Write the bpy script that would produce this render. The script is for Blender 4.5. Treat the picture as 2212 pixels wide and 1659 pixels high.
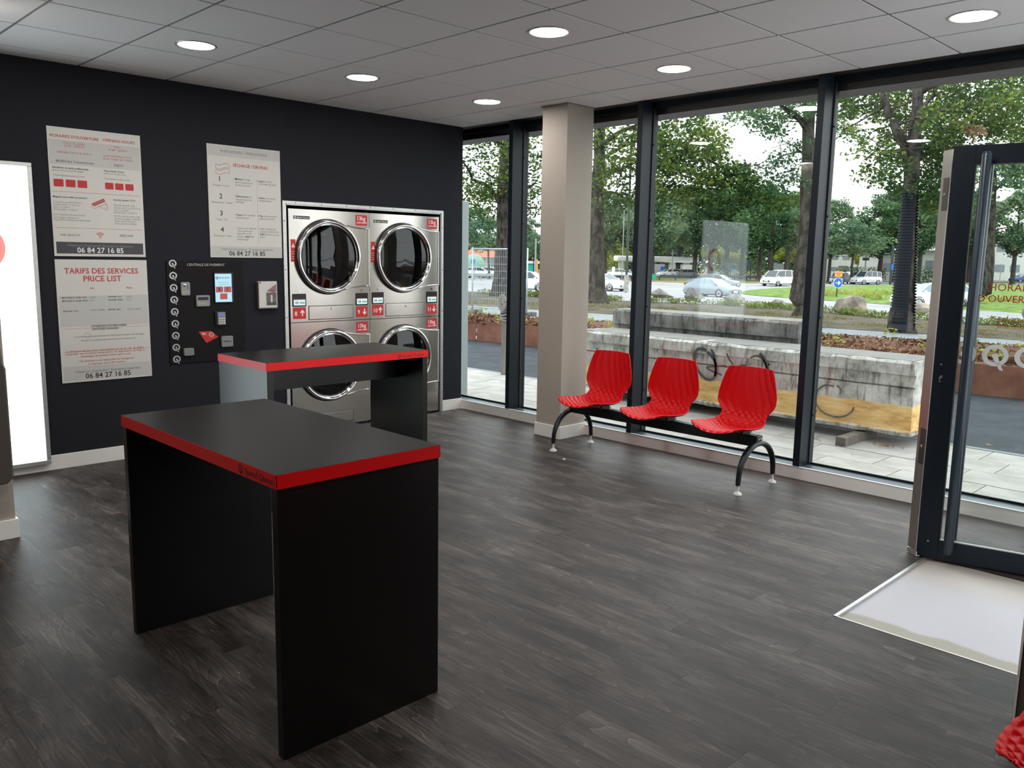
import bpy, bmesh, math, random
import numpy as np
from mathutils import Vector, Matrix, noise

# ------------------------------------------------------------------ clear, camera, sky, exposure
for _o in list(bpy.data.objects):
    bpy.data.objects.remove(_o, do_unlink=True)
S = bpy.context.scene
COL = S.collection
rnd = random.Random(7)
PI = math.pi

CAM = Vector((6.317590, -5.523833, 1.532564))
YAW, PITCH, ROLL, FPX = 0.790508, -0.150910, 0.016749, 1797.894
_f = Vector((-math.sin(YAW) * math.cos(PITCH), math.cos(YAW) * math.cos(PITCH), math.sin(PITCH)))
_r = _f.cross(Vector((0, 0, 1))).normalized()
_u = _r.cross(_f)
CR = math.cos(ROLL) * _r + math.sin(ROLL) * _u
CU = -math.sin(ROLL) * _r + math.cos(ROLL) * _u
CF = _f
cam_data = bpy.data.cameras.new('camera')
cam_data.sensor_width = 36.0
cam_data.lens = FPX / 2212.0 * 36.0
cam_data.clip_end = 2000
cam_data.clip_start = 0.05
cam = bpy.data.objects.new('camera', cam_data)
COL.objects.link(cam)
cam.matrix_world = Matrix(((CR.x, CU.x, -CF.x, CAM.x), (CR.y, CU.y, -CF.y, CAM.y), (CR.z, CU.z, -CF.z, CAM.z), (0, 0, 0, 1)))
S.camera = cam
S.view_settings.view_transform = 'Standard'
S.view_settings.look = 'None'
S.view_settings.gamma = 1.0
S.view_settings.use_curve_mapping = False
S.view_settings.exposure = 0.55
S.cycles.max_bounces = 7
S.cycles.diffuse_bounces = 4
S.cycles.glossy_bounces = 3
S.cycles.transmission_bounces = 4
S.cycles.transparent_max_bounces = 10
S.cycles.caustics_reflective = False
S.cycles.caustics_refractive = False
S.cycles.use_denoising = True
S.cycles.sample_clamp_indirect = 6.0

world = bpy.data.worlds.new('world')
S.world = world
world.use_nodes = True
wn = world.node_tree.nodes
wl = world.node_tree.links
wn.clear()
w_out = wn.new('ShaderNodeOutputWorld')
w_bg = wn.new('ShaderNodeBackground')
w_geo = wn.new('ShaderNodeTexCoord')
w_sep = wn.new('ShaderNodeSeparateXYZ')
w_ramp = wn.new('ShaderNodeValToRGB')
wl.new(w_geo.outputs['Generated'], w_sep.inputs[0])
wl.new(w_sep.outputs['Z'], w_ramp.inputs[0])
w_ramp.color_ramp.elements[0].position = 0.0
w_ramp.color_ramp.elements[0].color = (0.96, 0.98, 1.0, 1)
w_ramp.color_ramp.elements[1].position = 0.6
w_ramp.color_ramp.elements[1].color = (0.88, 0.94, 1.0, 1)
wl.new(w_ramp.outputs[0], w_bg.inputs[0])
w_bg.inputs[1].default_value = 1.95          # bright white overcast sky
wl.new(w_bg.outputs[0], w_out.inputs[0])

sun_d = bpy.data.lights.new('sun', 'SUN')     # the sun behind thin cloud: very soft
sun_d.energy = 1.1
sun_d.angle = math.radians(45)
sun_d.color = (1.0, 0.96, 0.88)
sun = bpy.data.objects.new('sun', sun_d)
COL.objects.link(sun)
sun.rotation_euler = (math.radians(27), 0, math.radians(195))

# ------------------------------------------------------------------ colours and materials
def lin(c):
    c = c / 255.0
    return c / 12.92 if c <= 0.04045 else ((c + 0.055) / 1.055) ** 2.4

def rgb(r, g, b, k=1.0):
    return (lin(r) * k, lin(g) * k, lin(b) * k, 1)

def mat(name, col, rough=0.6, metal=0.0, vary=None, bump=None, spec=0.5, emit=None, coat=0.0, aniso=0.0):
    """vary = (scale, amount 0..1, (sx, sy, sz)); bump = (scale, strength, distance)"""
    m = bpy.data.materials.new(name)
    m.use_nodes = True
    nt = m.node_tree
    b = nt.nodes['Principled BSDF']
    b.inputs['Base Color'].default_value = col
    b.inputs['Roughness'].default_value = rough
    b.inputs['Metallic'].default_value = metal
    b.inputs['Specular IOR Level'].default_value = spec
    if coat:
        b.inputs['Coat Weight'].default_value = coat
        b.inputs['Coat Roughness'].default_value = 0.12
    if emit:
        b.inputs['Emission Color'].default_value = emit[0]
        b.inputs['Emission Strength'].default_value = emit[1]
    tc = None
    if vary or bump:
        tc = nt.nodes.new('ShaderNodeTexCoord')
    if vary:
        mp = nt.nodes.new('ShaderNodeMapping')
        mp.inputs['Scale'].default_value = vary[2] if len(vary) > 2 else (1, 1, 1)
        nz = nt.nodes.new('ShaderNodeTexNoise')
        nz.inputs['Scale'].default_value = vary[0]
        nz.inputs['Detail'].default_value = 6
        rp = nt.nodes.new('ShaderNodeMapRange')
        rp.inputs[1].default_value = 0.3
        rp.inputs[2].default_value = 0.7
        rp.inputs[3].default_value = 1 - vary[1]
        rp.inputs[4].default_value = 1 + vary[1]
        mx = nt.nodes.new('ShaderNodeVectorMath')
        mx.operation = 'SCALE'
        mx.inputs[0].default_value = col[:3]
        nt.links.new(tc.outputs['Object'], mp.inputs[0])
        nt.links.new(mp.outputs[0], nz.inputs['Vector'])
        nt.links.new(nz.outputs['Fac'], rp.inputs[0])
        nt.links.new(rp.outputs[0], mx.inputs['Scale'])
        nt.links.new(mx.outputs[0], b.inputs['Base Color'])
    if bump:
        nz2 = nt.nodes.new('ShaderNodeTexNoise')
        nz2.inputs['Scale'].default_value = bump[0]
        nz2.inputs['Detail'].default_value = 4
        bp = nt.nodes.new('ShaderNodeBump')
        bp.inputs['Strength'].default_value = bump[1]
        bp.inputs['Distance'].default_value = bump[2]
        nt.links.new(tc.outputs['Object'], nz2.inputs['Vector'])
        nt.links.new(nz2.outputs['Fac'], bp.inputs['Height'])
        nt.links.new(bp.outputs[0], b.inputs['Normal'])
    return m

def emitter(name, col, k):
    m = bpy.data.materials.new(name)
    m.use_nodes = True
    nt = m.node_tree
    nt.nodes.clear()
    o = nt.nodes.new('ShaderNodeOutputMaterial')
    e = nt.nodes.new('ShaderNodeEmission')
    e.inputs[0].default_value = col
    e.inputs[1].default_value = k
    nt.links.new(e.outputs[0], o.inputs[0])
    return m

def glass_mat(name, tint, f0=0.04, rough=0.0, gloss=(1, 1, 1, 1)):
    """thin architectural glass: clear transmission plus mirror reflection by angle of incidence"""
    m = bpy.data.materials.new(name)
    m.use_nodes = True
    nt = m.node_tree
    nt.nodes.clear()
    o = nt.nodes.new('ShaderNodeOutputMaterial')
    mx = nt.nodes.new('ShaderNodeMixShader')
    tr = nt.nodes.new('ShaderNodeBsdfTransparent')
    gl = nt.nodes.new('ShaderNodeBsdfGlossy')
    lw = nt.nodes.new('ShaderNodeLayerWeight')
    pw = nt.nodes.new('ShaderNodeMath')
    ma = nt.nodes.new('ShaderNodeMath')
    tr.inputs[0].default_value = tint
    gl.inputs[0].default_value = gloss
    gl.inputs['Roughness'].default_value = rough
    lw.inputs['Blend'].default_value = 0.5
    pw.operation = 'POWER'
    pw.inputs[1].default_value = 5
    ma.operation = 'MULTIPLY_ADD'
    ma.inputs[1].default_value = 1 - f0
    ma.inputs[2].default_value = f0
    nt.links.new(lw.outputs['Facing'], pw.inputs[0])
    nt.links.new(pw.outputs[0], ma.inputs[0])
    nt.links.new(ma.outputs[0], mx.inputs[0])
    nt.links.new(tr.outputs[0], mx.inputs[1])
    nt.links.new(gl.outputs[0], mx.inputs[2])
    nt.links.new(mx.outputs[0], o.inputs[0])
    return m

# ------------------------------------------------------------------ object helpers
def root_of(o):
    while o.parent:
        o = o.parent
    return o

def put(o, label=None, cat=None, group=None, kind=None):
    if label: o['label'] = label
    if cat: o['category'] = cat
    if group: o['group'] = group
    if kind: o['kind'] = kind
    return o

def thing(name, label, cat, loc=(0, 0, 0), group=None, kind=None):
    o = bpy.data.objects.new(name, None)
    o.empty_display_size = 0.1
    COL.objects.link(o)
    o.location = loc
    return put(o, label, cat, group, kind)

def structure(name, loc=(0, 0, 0)):
    return thing(name, None, None, loc, None, 'structure')

def copy_tree(o, parent=None):
    c = o.copy()
    COL.objects.link(c)
    c.parent = parent
    for ch in list(o.children):
        copy_tree(ch, c)
    return c

class MB:
    def __init__(s):
        s.v = []; s.f = []; s.m = []; s.cur = 0
    def add(s, vs, fs):
        n = len(s.v)
        s.v.extend([tuple(v) for v in vs])
        for f in fs:
            s.f.append([i + n for i in f]); s.m.append(s.cur)
        return s
    def box(s, x0, y0, z0, x1, y1, z1):
        if x0 > x1: x0, x1 = x1, x0
        if y0 > y1: y0, y1 = y1, y0
        if z0 > z1: z0, z1 = z1, z0
        return s.add([(x0, y0, z0), (x1, y0, z0), (x1, y1, z0), (x0, y1, z0), (x0, y0, z1), (x1, y0, z1), (x1, y1, z1), (x0, y1, z1)],
                     [(0, 3, 2, 1), (4, 5, 6, 7), (0, 1, 5, 4), (1, 2, 6, 5), (2, 3, 7, 6), (3, 0, 4, 7)])
    def obox(s, c, ux, uy, uz, hx, hy, hz):
        c = Vector(c); ux = Vector(ux).normalized(); uy = Vector(uy).normalized(); uz = Vector(uz).normalized()
        P = [c + ux * a * hx + uy * b * hy + uz * d * hz for d in (-1, 1) for a, b in ((-1, -1), (1, -1), (1, 1), (-1, 1))]
        return s.add(P, [(0, 3, 2, 1), (4, 5, 6, 7), (0, 1, 5, 4), (1, 2, 6, 5), (2, 3, 7, 6), (3, 0, 4, 7)])
    def tube(s, pts, r, n=12, cap=True, squash=1.0):
        pts = [Vector(p) for p in pts]
        rs = r if isinstance(r, (list, tuple)) else [r] * len(pts)
        rings = []
        up0 = None
        for i, p in enumerate(pts):
            a = pts[max(0, i - 1)]; b = pts[min(len(pts) - 1, i + 1)]
            d = (b - a).normalized()
            if up0 is None:
                up0 = Vector((0, 0, 1)) if abs(d.z) < 0.9 else Vector((1, 0, 0))
            x = d.cross(up0).normalized(); y = x.cross(d).normalized(); up0 = y
            rings.append([p + (x * math.cos(2 * PI * k / n) + y * math.sin(2 * PI * k / n) * squash) * rs[i] for k in range(n)])
        vs = [v for R in rings for v in R]
        fs = []
        for i in range(len(pts) - 1):
            for k in range(n):
                k2 = (k + 1) % n
                fs.append((i * n + k, i * n + k2, (i + 1) * n + k2, (i + 1) * n + k))
        if cap:
            fs.append(tuple(range(n))[::-1]); fs.append(tuple(range((len(pts) - 1) * n, len(pts) * n)))
        return s.add(vs, fs)
    def lathe(s, prof, c=(0, 0, 0), axis=(0, 0, 1), n=32, a0=0.0, a1=2 * PI):
        c = Vector(c); ax = Vector(axis).normalized()
        t = Vector((1, 0, 0)) if abs(ax.x) < 0.9 else Vector((0, 1, 0))
        x = ax.cross(t).normalized(); y = ax.cross(x)
        full = abs(a1 - a0 - 2 * PI) < 1e-6
        m = n if full else n + 1
        vs = []
        for r, h in prof:
            for k in range(m):
                a = a0 + (a1 - a0) * k / n
                vs.append(c + ax * h + (x * math.cos(a) + y * math.sin(a)) * r)
        fs = []
        for i in range(len(prof) - 1):
            for k in range(n):
                k2 = (k + 1) % m
                fs.append((i * m + k, i * m + k2, (i + 1) * m + k2, (i + 1) * m + k))
        return s.add(vs, fs)
    def prism(s, poly, o, ud, vd, nd, t0, t1):
        """2D polygon in the (ud, vd) plane at o, extruded along nd from t0 to t1"""
        o = Vector(o); ud = Vector(ud); vd = Vector(vd); nd = Vector(nd)
        n = len(poly)
        vs = [o + ud * a + vd * b + nd * t0 for a, b in poly] + [o + ud * a + vd * b + nd * t1 for a, b in poly]
        fs = [tuple(range(n))[::-1], tuple(range(n, 2 * n))] + [(i, (i + 1) % n, n + (i + 1) % n, n + i) for i in range(n)]
        return s.add(vs, fs)
    def build(s, name, m, parent=None, smooth=False, bevel=0.0, loc=None, seg=2, autosmooth=None):
        off = Vector(root_of(parent).location) if parent is not None else (Vector(loc) if loc is not None else Vector((0, 0, 0)))
        me = bpy.data.meshes.new(name)
        me.from_pydata([(v[0] - off.x, v[1] - off.y, v[2] - off.z) for v in s.v], [], s.f)
        ms = m if isinstance(m, (list, tuple)) else [m]
        for q in ms:
            me.materials.append(q)
        if len(ms) > 1:
            me.polygons.foreach_set('material_index', s.m)
        bm = bmesh.new(); bm.from_mesh(me)
        bmesh.ops.recalc_face_normals(bm, faces=bm.faces)
        if smooth and autosmooth:
            for e in bm.edges:
                if len(e.link_faces) == 2 and e.calc_face_angle(0) > autosmooth:
                    e.smooth = False
        bm.to_mesh(me); bm.free()
        if smooth:
            me.polygons.foreach_set('use_smooth', [True] * len(me.polygons))
        me.update()
        o = bpy.data.objects.new(name, me)
        COL.objects.link(o)
        if parent is not None:
            o.parent = parent
        else:
            o.location = off
        if bevel:
            b = o.modifiers.new('edge', 'BEVEL')
            b.width = bevel; b.segments = seg; b.limit_method = 'ANGLE'; b.angle_limit = math.radians(40)
        return o

def _loose(s):
    par = list(range(len(s.v)))
    def find(a):
        while par[a] != a:
            par[a] = par[par[a]]; a = par[a]
        return a
    for f in s.f:
        for i in f[1:]:
            par[find(i)] = find(f[0])
    out = {}
    for f, mi in zip(s.f, s.m):
        out.setdefault(find(f[0]), []).append((f, mi))
    res = []
    for fs in out.values():
        ids = sorted({i for f, _ in fs for i in f}); mp = {j: i for i, j in enumerate(ids)}
        q = MB(); q.v = [s.v[i] for i in ids]; q.f = [[mp[i] for i in f] for f, _ in fs]; q.m = [mi for _, mi in fs]
        res.append(q)
    return res
def build_each(s, name, m, parent=None, **k):
    """every loose piece becomes a part of its own"""
    return [q.build(name, m, parent, **k) for q in _loose(s)]
MB.build_each = build_each

def box(name, m, parent, *a, **k):
    return MB().box(*a).build(name, m, parent, **k)

def rrect(w, h, r, n=4):
    """rounded rectangle polygon centred on 0"""
    P = []
    for cx, cy, a in ((w / 2 - r, h / 2 - r, 0), (-w / 2 + r, h / 2 - r, PI / 2), (-w / 2 + r, -h / 2 + r, PI), (w / 2 - r, -h / 2 + r, 1.5 * PI)):
        for i in range(n + 1):
            t = a + PI / 2 * i / n
            P.append((cx + r * math.cos(t), cy + r * math.sin(t)))
    return P

_tc = {}
def text_shape(string, bold):
    key = (string, bold)
    if key not in _tc:
        cu = bpy.data.curves.new('lettering', 'FONT')
        cu.body = string
        cu.size = 1.0
        cu.resolution_u = 2
        cu.fill_mode = 'FRONT'
        if bold: cu.offset = 0.015
        ob = bpy.data.objects.new('lettering', cu)
        COL.objects.link(ob)
        me = ob.to_mesh()
        vs = [(v.co.x, v.co.y) for v in me.vertices]
        fs = [list(p.vertices) for p in me.polygons]
        ob.to_mesh_clear()
        bpy.data.objects.remove(ob, do_unlink=True)
        bpy.data.curves.remove(cu)
        x0 = min([v[0] for v in vs] or [0]); x1 = max([v[0] for v in vs] or [1])
        _tc[key] = ([(a - x0, b) for a, b in vs], fs, max(x1 - x0, 1e-3))
    return _tc[key]

def text(mb, string, o, ud, vd, width=None, cap=None, bold=0, align=0.0, mirror=False):
    """flat lettering: o is the left end of the baseline; width or cap height in metres"""
    vs, fs, w = text_shape(string, bold)
    sx = sy = (width / w) if width else (cap / 0.72)
    if width and cap: sy = cap / 0.72
    o = Vector(o); ud = Vector(ud); vd = Vector(vd)
    W = w * sx
    out = []
    for a, b in vs:
        a = a * sx - align * W
        if mirror: a = -a
        out.append(o + ud * a + vd * (b * sy))
    mb.add(out, fs)
    return W

def ribbon(mb, pts, o, ud, vd, w):
    """a flat painted stroke through 2D points"""
    o = Vector(o); ud = Vector(ud); vd = Vector(vd)
    P = [Vector((a, b)) for a, b in pts]
    vs = []
    for i, p in enumerate(P):
        d = (P[min(i + 1, len(P) - 1)] - P[max(i - 1, 0)]).normalized()
        nrm = Vector((-d.y, d.x)) * w / 2
        for q in (p + nrm, p - nrm):
            vs.append(o + ud * q.x + vd * q.y)
    mb.add(vs, [(2 * i, 2 * i + 1, 2 * i + 3, 2 * i + 2) for i in range(len(P) - 1)])

# ground profile outside: nearly level paving, then a gentle fall to the roundabout
KY = [-50, 2.4, 20, 50, 75, 150, 500]
KZ = [-.05, -.05, -.45, -1.15, -1.25, -1.1, -1.1]
def gz(y):
    return float(np.interp(y, KY, KZ))
def at(px, py, dep):
    """the place in the world that the photograph shows at px, py, at dep metres in front of the camera"""
    return CAM + (CF + CR * ((px - 1106) / FPX) - CU * ((py - 829.5) / FPX)) * dep
# ------------------------------------------------------------------ materials
m_wall_dark = mat('dark_paint', (0.0145, 0.0155, 0.0215, 1), 0.8, vary=(14, .05), bump=(220, .08, .002), spec=0.26)
m_wall_beige = mat('beige_paint', (0.42, 0.37, 0.315, 1), 0.6, bump=(260, .06, .002))
m_wall_room = mat('taupe_wall_paint', (0.11, 0.088, 0.072, 1), 0.7)
m_base = mat('baseboard_paint', (0.86, 0.83, 0.785, 1), 0.35)
m_tile = mat('ceiling_tile', (0.90, 0.90, 0.92, 1), 0.9, vary=(160, .03), bump=(300, .15, .002))
m_grid = mat('ceiling_grid', (0.20, 0.205, 0.21, 1), 0.6)
m_alu = mat('brushed_aluminium', (0.62, 0.62, 0.6, 1), 0.38, 0.9, vary=(30, .08))
m_frame = mat('anthracite_frame', (0.010, 0.016, 0.023, 1), 0.4, 0.0, spec=0.22)
m_black = mat('black_plastic', (0.006, 0.006, 0.007, 1), 0.45)
m_seal = mat('rubber_seal', (0.01, 0.01, 0.011, 1), 0.6)
m_sill = mat('metal_sill', (0.115, 0.145, 0.165, 1), 0.34, 0.6)
m_handle = mat('slate_handle', (0.030, 0.045, 0.062, 1), 0.3, 0.2, spec=0.5)
m_steel = mat('stainless_steel', (0.60, 0.565, 0.52, 1), 0.22, 1.0, vary=(3, .06), bump=(2.2, .08, .02))
m_chrome = mat('chrome', (0.78, 0.78, 0.78, 1), 0.08, 1.0)
m_doorsteel = mat('satin_steel', (0.62, 0.57, 0.52, 1), 0.3, 1.0, vary=(6, .12, (1, 1, .2)))
m_lam = mat('charcoal_laminate', (0.0065, 0.006, 0.006, 1), 0.32, vary=(90, .05), spec=0.10)
m_leg = mat('charcoal_leg_laminate', (0.0065, 0.006, 0.006, 1), 0.28, vary=(90, .05), spec=0.5)
m_red_edge = mat('red_edging', (0.85, 0.006, 0.008, 1), 0.36, spec=0.32)
m_red = mat('red_plastic', (0.56, 0.0012, 0.004, 1), 0.36, spec=0.22)
m_redsign = mat('red_sticker', (0.60, 0.02, 0.02, 1), 0.4)
m_whitep = mat('white_print', (0.85, 0.85, 0.83, 1), 0.5)
m_poster = mat('poster_board', (0.66, 0.64, 0.60, 1), 0.35)
m_poster_g = mat('poster_grey_band', (0.55, 0.54, 0.515, 1), 0.35)
m_ink = {'r': mat('red_ink', (0.50, 0.035, 0.03, 1), 0.4), 'k': mat('black_ink', (0.03, 0.03, 0.035, 1), 0.4),
         'g': mat('grey_ink', (0.17, 0.165, 0.16, 1), 0.4), 'w': m_whitep, 'w2': mat('pale_grey_ink', (0.22, 0.22, 0.24, 1), 0.4)}
m_termpanel = mat('terminal_panel', (0.0075, 0.0065, 0.0065, 1), 0.6, spec=.2)
m_greyplastic = mat('grey_plastic', (0.24, 0.25, 0.25, 1), 0.35, 0.3)
m_white_plastic = mat('white_plastic', (0.70, 0.69, 0.66, 1), 0.35)
m_legmetal = mat('dark_metal', (0.012, 0.015, 0.02, 1), 0.33, 0.3)
m_glass = glass_mat('window_glass', (0.955, 0.975, 0.965, 1), 0.028)
m_dryerglass = glass_mat('dark_door_glass', (0.33, 0.33, 0.33, 1), 0.045)
m_drum = mat('drum_steel', (0.30, 0.29, 0.28, 1), 0.35, 0.9)
m_lamp = emitter('lamp_diffuser', (1.0, 0.965, 0.92, 1), 62.0)
m_lightbox = emitter('lightbox_film', (0.84, 0.97, 1.0, 1), 2.2)
m_lightbox_red = emitter('lightbox_red_film', (1.0, 0.22, 0.19, 1), 1.1)
m_binplastic = mat('taupe_plastic', (0.085, 0.07, 0.058, 1), 0.35)

# floor planks: grey brown oak, grain along X, every plank with its own tone and its own stretch of grain
def floor_mat():
    m = bpy.data.materials.new('vinyl_oak')
    m.use_nodes = True
    nt = m.node_tree; N = nt.nodes; L = nt.links
    b = N['Principled BSDF']
    tc = N.new('ShaderNodeTexCoord'); oi = N.new('ShaderNodeObjectInfo')
    comb = N.new('ShaderNodeCombineXYZ')
    mul = N.new('ShaderNodeMath'); mul.operation = 'MULTIPLY'; mul.inputs[1].default_value = 57.0
    L.new(oi.outputs['Random'], mul.inputs[0])
    L.new(mul.outputs[0], comb.inputs[0]); L.new(mul.outputs[0], comb.inputs[1]); L.new(mul.outputs[0], comb.inputs[2])
    add = N.new('ShaderNodeVectorMath'); add.operation = 'ADD'
    L.new(tc.outputs['Object'], add.inputs[0]); L.new(comb.outputs[0], add.inputs[1])
    def noisy(scale, sx, sy, det, dist=0.0, rough=0.6):
        mp = N.new('ShaderNodeMapping'); mp.inputs['Scale'].default_value = (sx, sy, 1)
        nz = N.new('ShaderNodeTexNoise'); nz.inputs['Scale'].default_value = scale
        nz.inputs['Detail'].default_value = det; nz.inputs['Distortion'].default_value = dist
        nz.inputs['Roughness'].default_value = rough
        L.new(add.outputs[0], mp.inputs[0]); L.new(mp.outputs[0], nz.inputs['Vector'])
        return nz
    def ramp(src, pts):
        r = N.new('ShaderNodeValToRGB')
        e = r.color_ramp.elements
        while len(e) < len(pts): e.new(0.5)
        for i, (p, c) in enumerate(pts):
            e[i].position = p; e[i].color = c if len(c) == 4 else (*c, 1)
        L.new(src, r.inputs[0])
        return r
    cloud = noisy(2.6, .7, 2.2, 5, .3)                      # soft light and dark patches
    c1 = ramp(cloud.outputs['Fac'], [(.30, (.015, .0105, .0088)), (.50, (.042, .0325, .0285)), (.70, (.105, .087, .078))])
    # cathedral grain: contour lines of a stretched noise
    field = noisy(1.5, .55, 4.2, 2, .25, .45)
    k = N.new('ShaderNodeMath'); k.operation = 'MULTIPLY'; k.inputs[1].default_value = 22
    fr = N.new('ShaderNodeMath'); fr.operation = 'FRACT'
    L.new(field.outputs['Fac'], k.inputs[0]); L.new(k.outputs[0], fr.inputs[0])
    lines = ramp(fr.outputs[0], [(.0, (2.0, 1.95, 1.9)), (.08, (1.1, 1.1, 1.1)), (.70, (.85, .85, .85)), (1.0, (.62, .61, .60))])
    fine = noisy(26, .16, 7, 6, .1, .7)                     # fine straight fibres
    f2 = ramp(fine.outputs['Fac'], [(.36, (.50, .50, .50)), (.50, (1, 1, 1)), (.64, (1.7, 1.67, 1.64))])
    knots = noisy(3.4, .8, 3.0, 3, .6)
    f3 = ramp(knots.outputs['Fac'], [(.30, (.42, .40, .39)), (.42, (1, 1, 1)), (1.0, (1, 1, 1))])
    cur = c1.outputs[0]
    for q in (lines, f2, f3):
        v = N.new('ShaderNodeVectorMath'); v.operation = 'MULTIPLY'
        L.new(cur, v.inputs[0]); L.new(q.outputs[0], v.inputs[1]); cur = v.outputs[0]
    tone = N.new('ShaderNodeMapRange'); tone.inputs[3].default_value = .86; tone.inputs[4].default_value = 1.14
    L.new(oi.outputs['Random'], tone.inputs[0])
    sc = N.new('ShaderNodeVectorMath'); sc.operation = 'SCALE'
    L.new(cur, sc.inputs[0]); L.new(tone.outputs[0], sc.inputs['Scale'])
    L.new(sc.outputs[0], b.inputs['Base Color'])
    rr = N.new('ShaderNodeMapRange'); rr.inputs[3].default_value = .40; rr.inputs[4].default_value = .56
    L.new(fine.outputs['Fac'], rr.inputs[0]); L.new(rr.outputs[0], b.inputs['Roughness'])
    b.inputs['Specular IOR Level'].default_value = 0.33
    bp = N.new('ShaderNodeBump'); bp.inputs['Strength'].default_value = .25; bp.inputs['Distance'].default_value = .001
    L.new(fine.outputs['Fac'], bp.inputs['Height']); L.new(bp.outputs[0], b.inputs['Normal'])
    return m
m_floor = floor_mat()
m_floor_base = mat('floor_underlay', (0.04, 0.036, 0.034, 1), 0.7)

# ------------------------------------------------------------------ floor: planks 1.22 x 0.18 laid along X
XR, YB = 6.5, -8.0      # right wall and back wall of the room
floor = structure('floor')
box('subfloor', m_floor_base, floor, 0, YB, -.12, 7.4, 0, -.016)
box('plain_flooring', m_floor, floor, 0, YB, -.015, XR, -6.33, 0)
PL, PW, GAP = 1.22, 0.18, 0.0003
full_mesh = {}
PIT = (4.86, 5.95, -2.072, -.955)     # recess in front of the entrance door
def plank(x0, x1, y0, y1):
    if x1 - x0 < .03 or y1 - y0 < .01:
        return
    key = (round(x1 - x0, 3), round(y1 - y0, 3))
    if key not in full_mesh:
        hx, hy = (x1 - x0) / 2 - GAP / 2, (y1 - y0) / 2 - GAP / 2
        b = .0002
        mb = MB()
        mb.add([(-hx, -hy, -.014), (hx, -hy, -.014), (hx, hy, -.014), (-hx, hy, -.014), (-hx, -hy, -b), (hx, -hy, -b), (hx, hy, -b), (-hx, hy, -b),
                (-hx + b, -hy + b, 0), (hx - b, -hy + b, 0), (hx - b, hy - b, 0), (-hx + b, hy - b, 0)],
               [(0, 1, 5, 4), (1, 2, 6, 5), (2, 3, 7, 6), (3, 0, 4, 7), (4, 5, 9, 8), (5, 6, 10, 9), (6, 7, 11, 10), (7, 4, 8, 11), (8, 9, 10, 11)])
        o = mb.build('plank', m_floor, floor)
        full_mesh[key] = o.data
    else:
        o = bpy.data.objects.new('plank', full_mesh[key])
        COL.objects.link(o); o.parent = floor
    o.location = ((x0 + x1) / 2, (y0 + y1) / 2, 0)
row = 0
y = -.03
ys = [0.0, -.03]
while y > -6.33 + 1e-6:
    y -= PW; ys.append(y)
for row in range(len(ys) - 1):
    y1, y0 = ys[row], ys[row + 1]
    off = (row * 0.437 + rnd.uniform(-.06, .06)) % PL
    x = -off
    while x < 6.0 + (1.0 if y1 < -2.55 else 0):
        lim = XR if y1 < -2.55 else 5.95
        a, c = max(x, 0), min(x + PL, lim)
        x += PL
        if c <= a: continue
        # cut around the entrance recess and the wall stub
        if y0 < PIT[3] and y1 > PIT[2]:
            yy0, yy1 = y0, y1
            if c > PIT[0]:
                if y1 > PIT[3]: plank(max(a, PIT[0]), c, PIT[3], y1)
                if y0 < PIT[2]: plank(max(a, PIT[0]), c, y0, PIT[2])
                c = min(c, PIT[0])
        plank(a, c, y0, y1)

# pale cement recess where a mat is missing, with a thin metal edge
def cement_mat():
    m = bpy.data.materials.new('levelling_cement')
    m.use_nodes = True
    nt = m.node_tree; N = nt.nodes; L = nt.links
    b = N['Principled BSDF']; b.inputs['Roughness'].default_value = .75
    tc = N.new('ShaderNodeTexCoord'); sp = N.new('ShaderNodeSeparateXYZ')
    nz = N.new('ShaderNodeTexNoise'); nz.inputs['Scale'].default_value = 5; nz.inputs['Detail'].default_value = 7
    L.new(tc.outputs['Object'], sp.inputs[0]); L.new(tc.outputs['Object'], nz.inputs['Vector'])
    a = N.new('ShaderNodeMath'); a.operation = 'MULTIPLY_ADD'; a.inputs[1].default_value = .10
    L.new(nz.outputs['Fac'], a.inputs[0]); L.new(sp.outputs['Y'], a.inputs[2])
    r = N.new('ShaderNodeValToRGB'); e = r.color_ramp.elements
    mr = N.new('ShaderNodeMapRange'); mr.inputs[1].default_value = -.60; mr.inputs[2].default_value = .60
    L.new(a.outputs[0], mr.inputs[0]); L.new(mr.outputs[0], r.inputs[0])
    e[0].position = .165; e[0].color = (.40, .385, .33, 1)
    e[1].position = .185; e[1].color = (.56, .555, .60, 1)
    for p, c in ((.62, (.58, .575, .615, 1)), (.80, (.56, .52, .49, 1)), (.97, (.40, .36, .32, 1))):
        q = e.new(p); q.color = c
    L.new(r.outputs[0], b.inputs['Base Color'])
    return m
pit = structure('floor_recess', (5.4, -1.51, 0))
box('cement_bed', cement_mat(), pit, PIT[0], PIT[2], -.015, PIT[1], PIT[3], -.010)
box('metal_edge', m_alu, pit, PIT[0], PIT[2], -.012, PIT[0] + .016, PIT[3], .003)
box('metal_edge', m_base, pit, PIT[0], PIT[2], -.012, PIT[1], PIT[2] + .008, .002)

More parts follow.
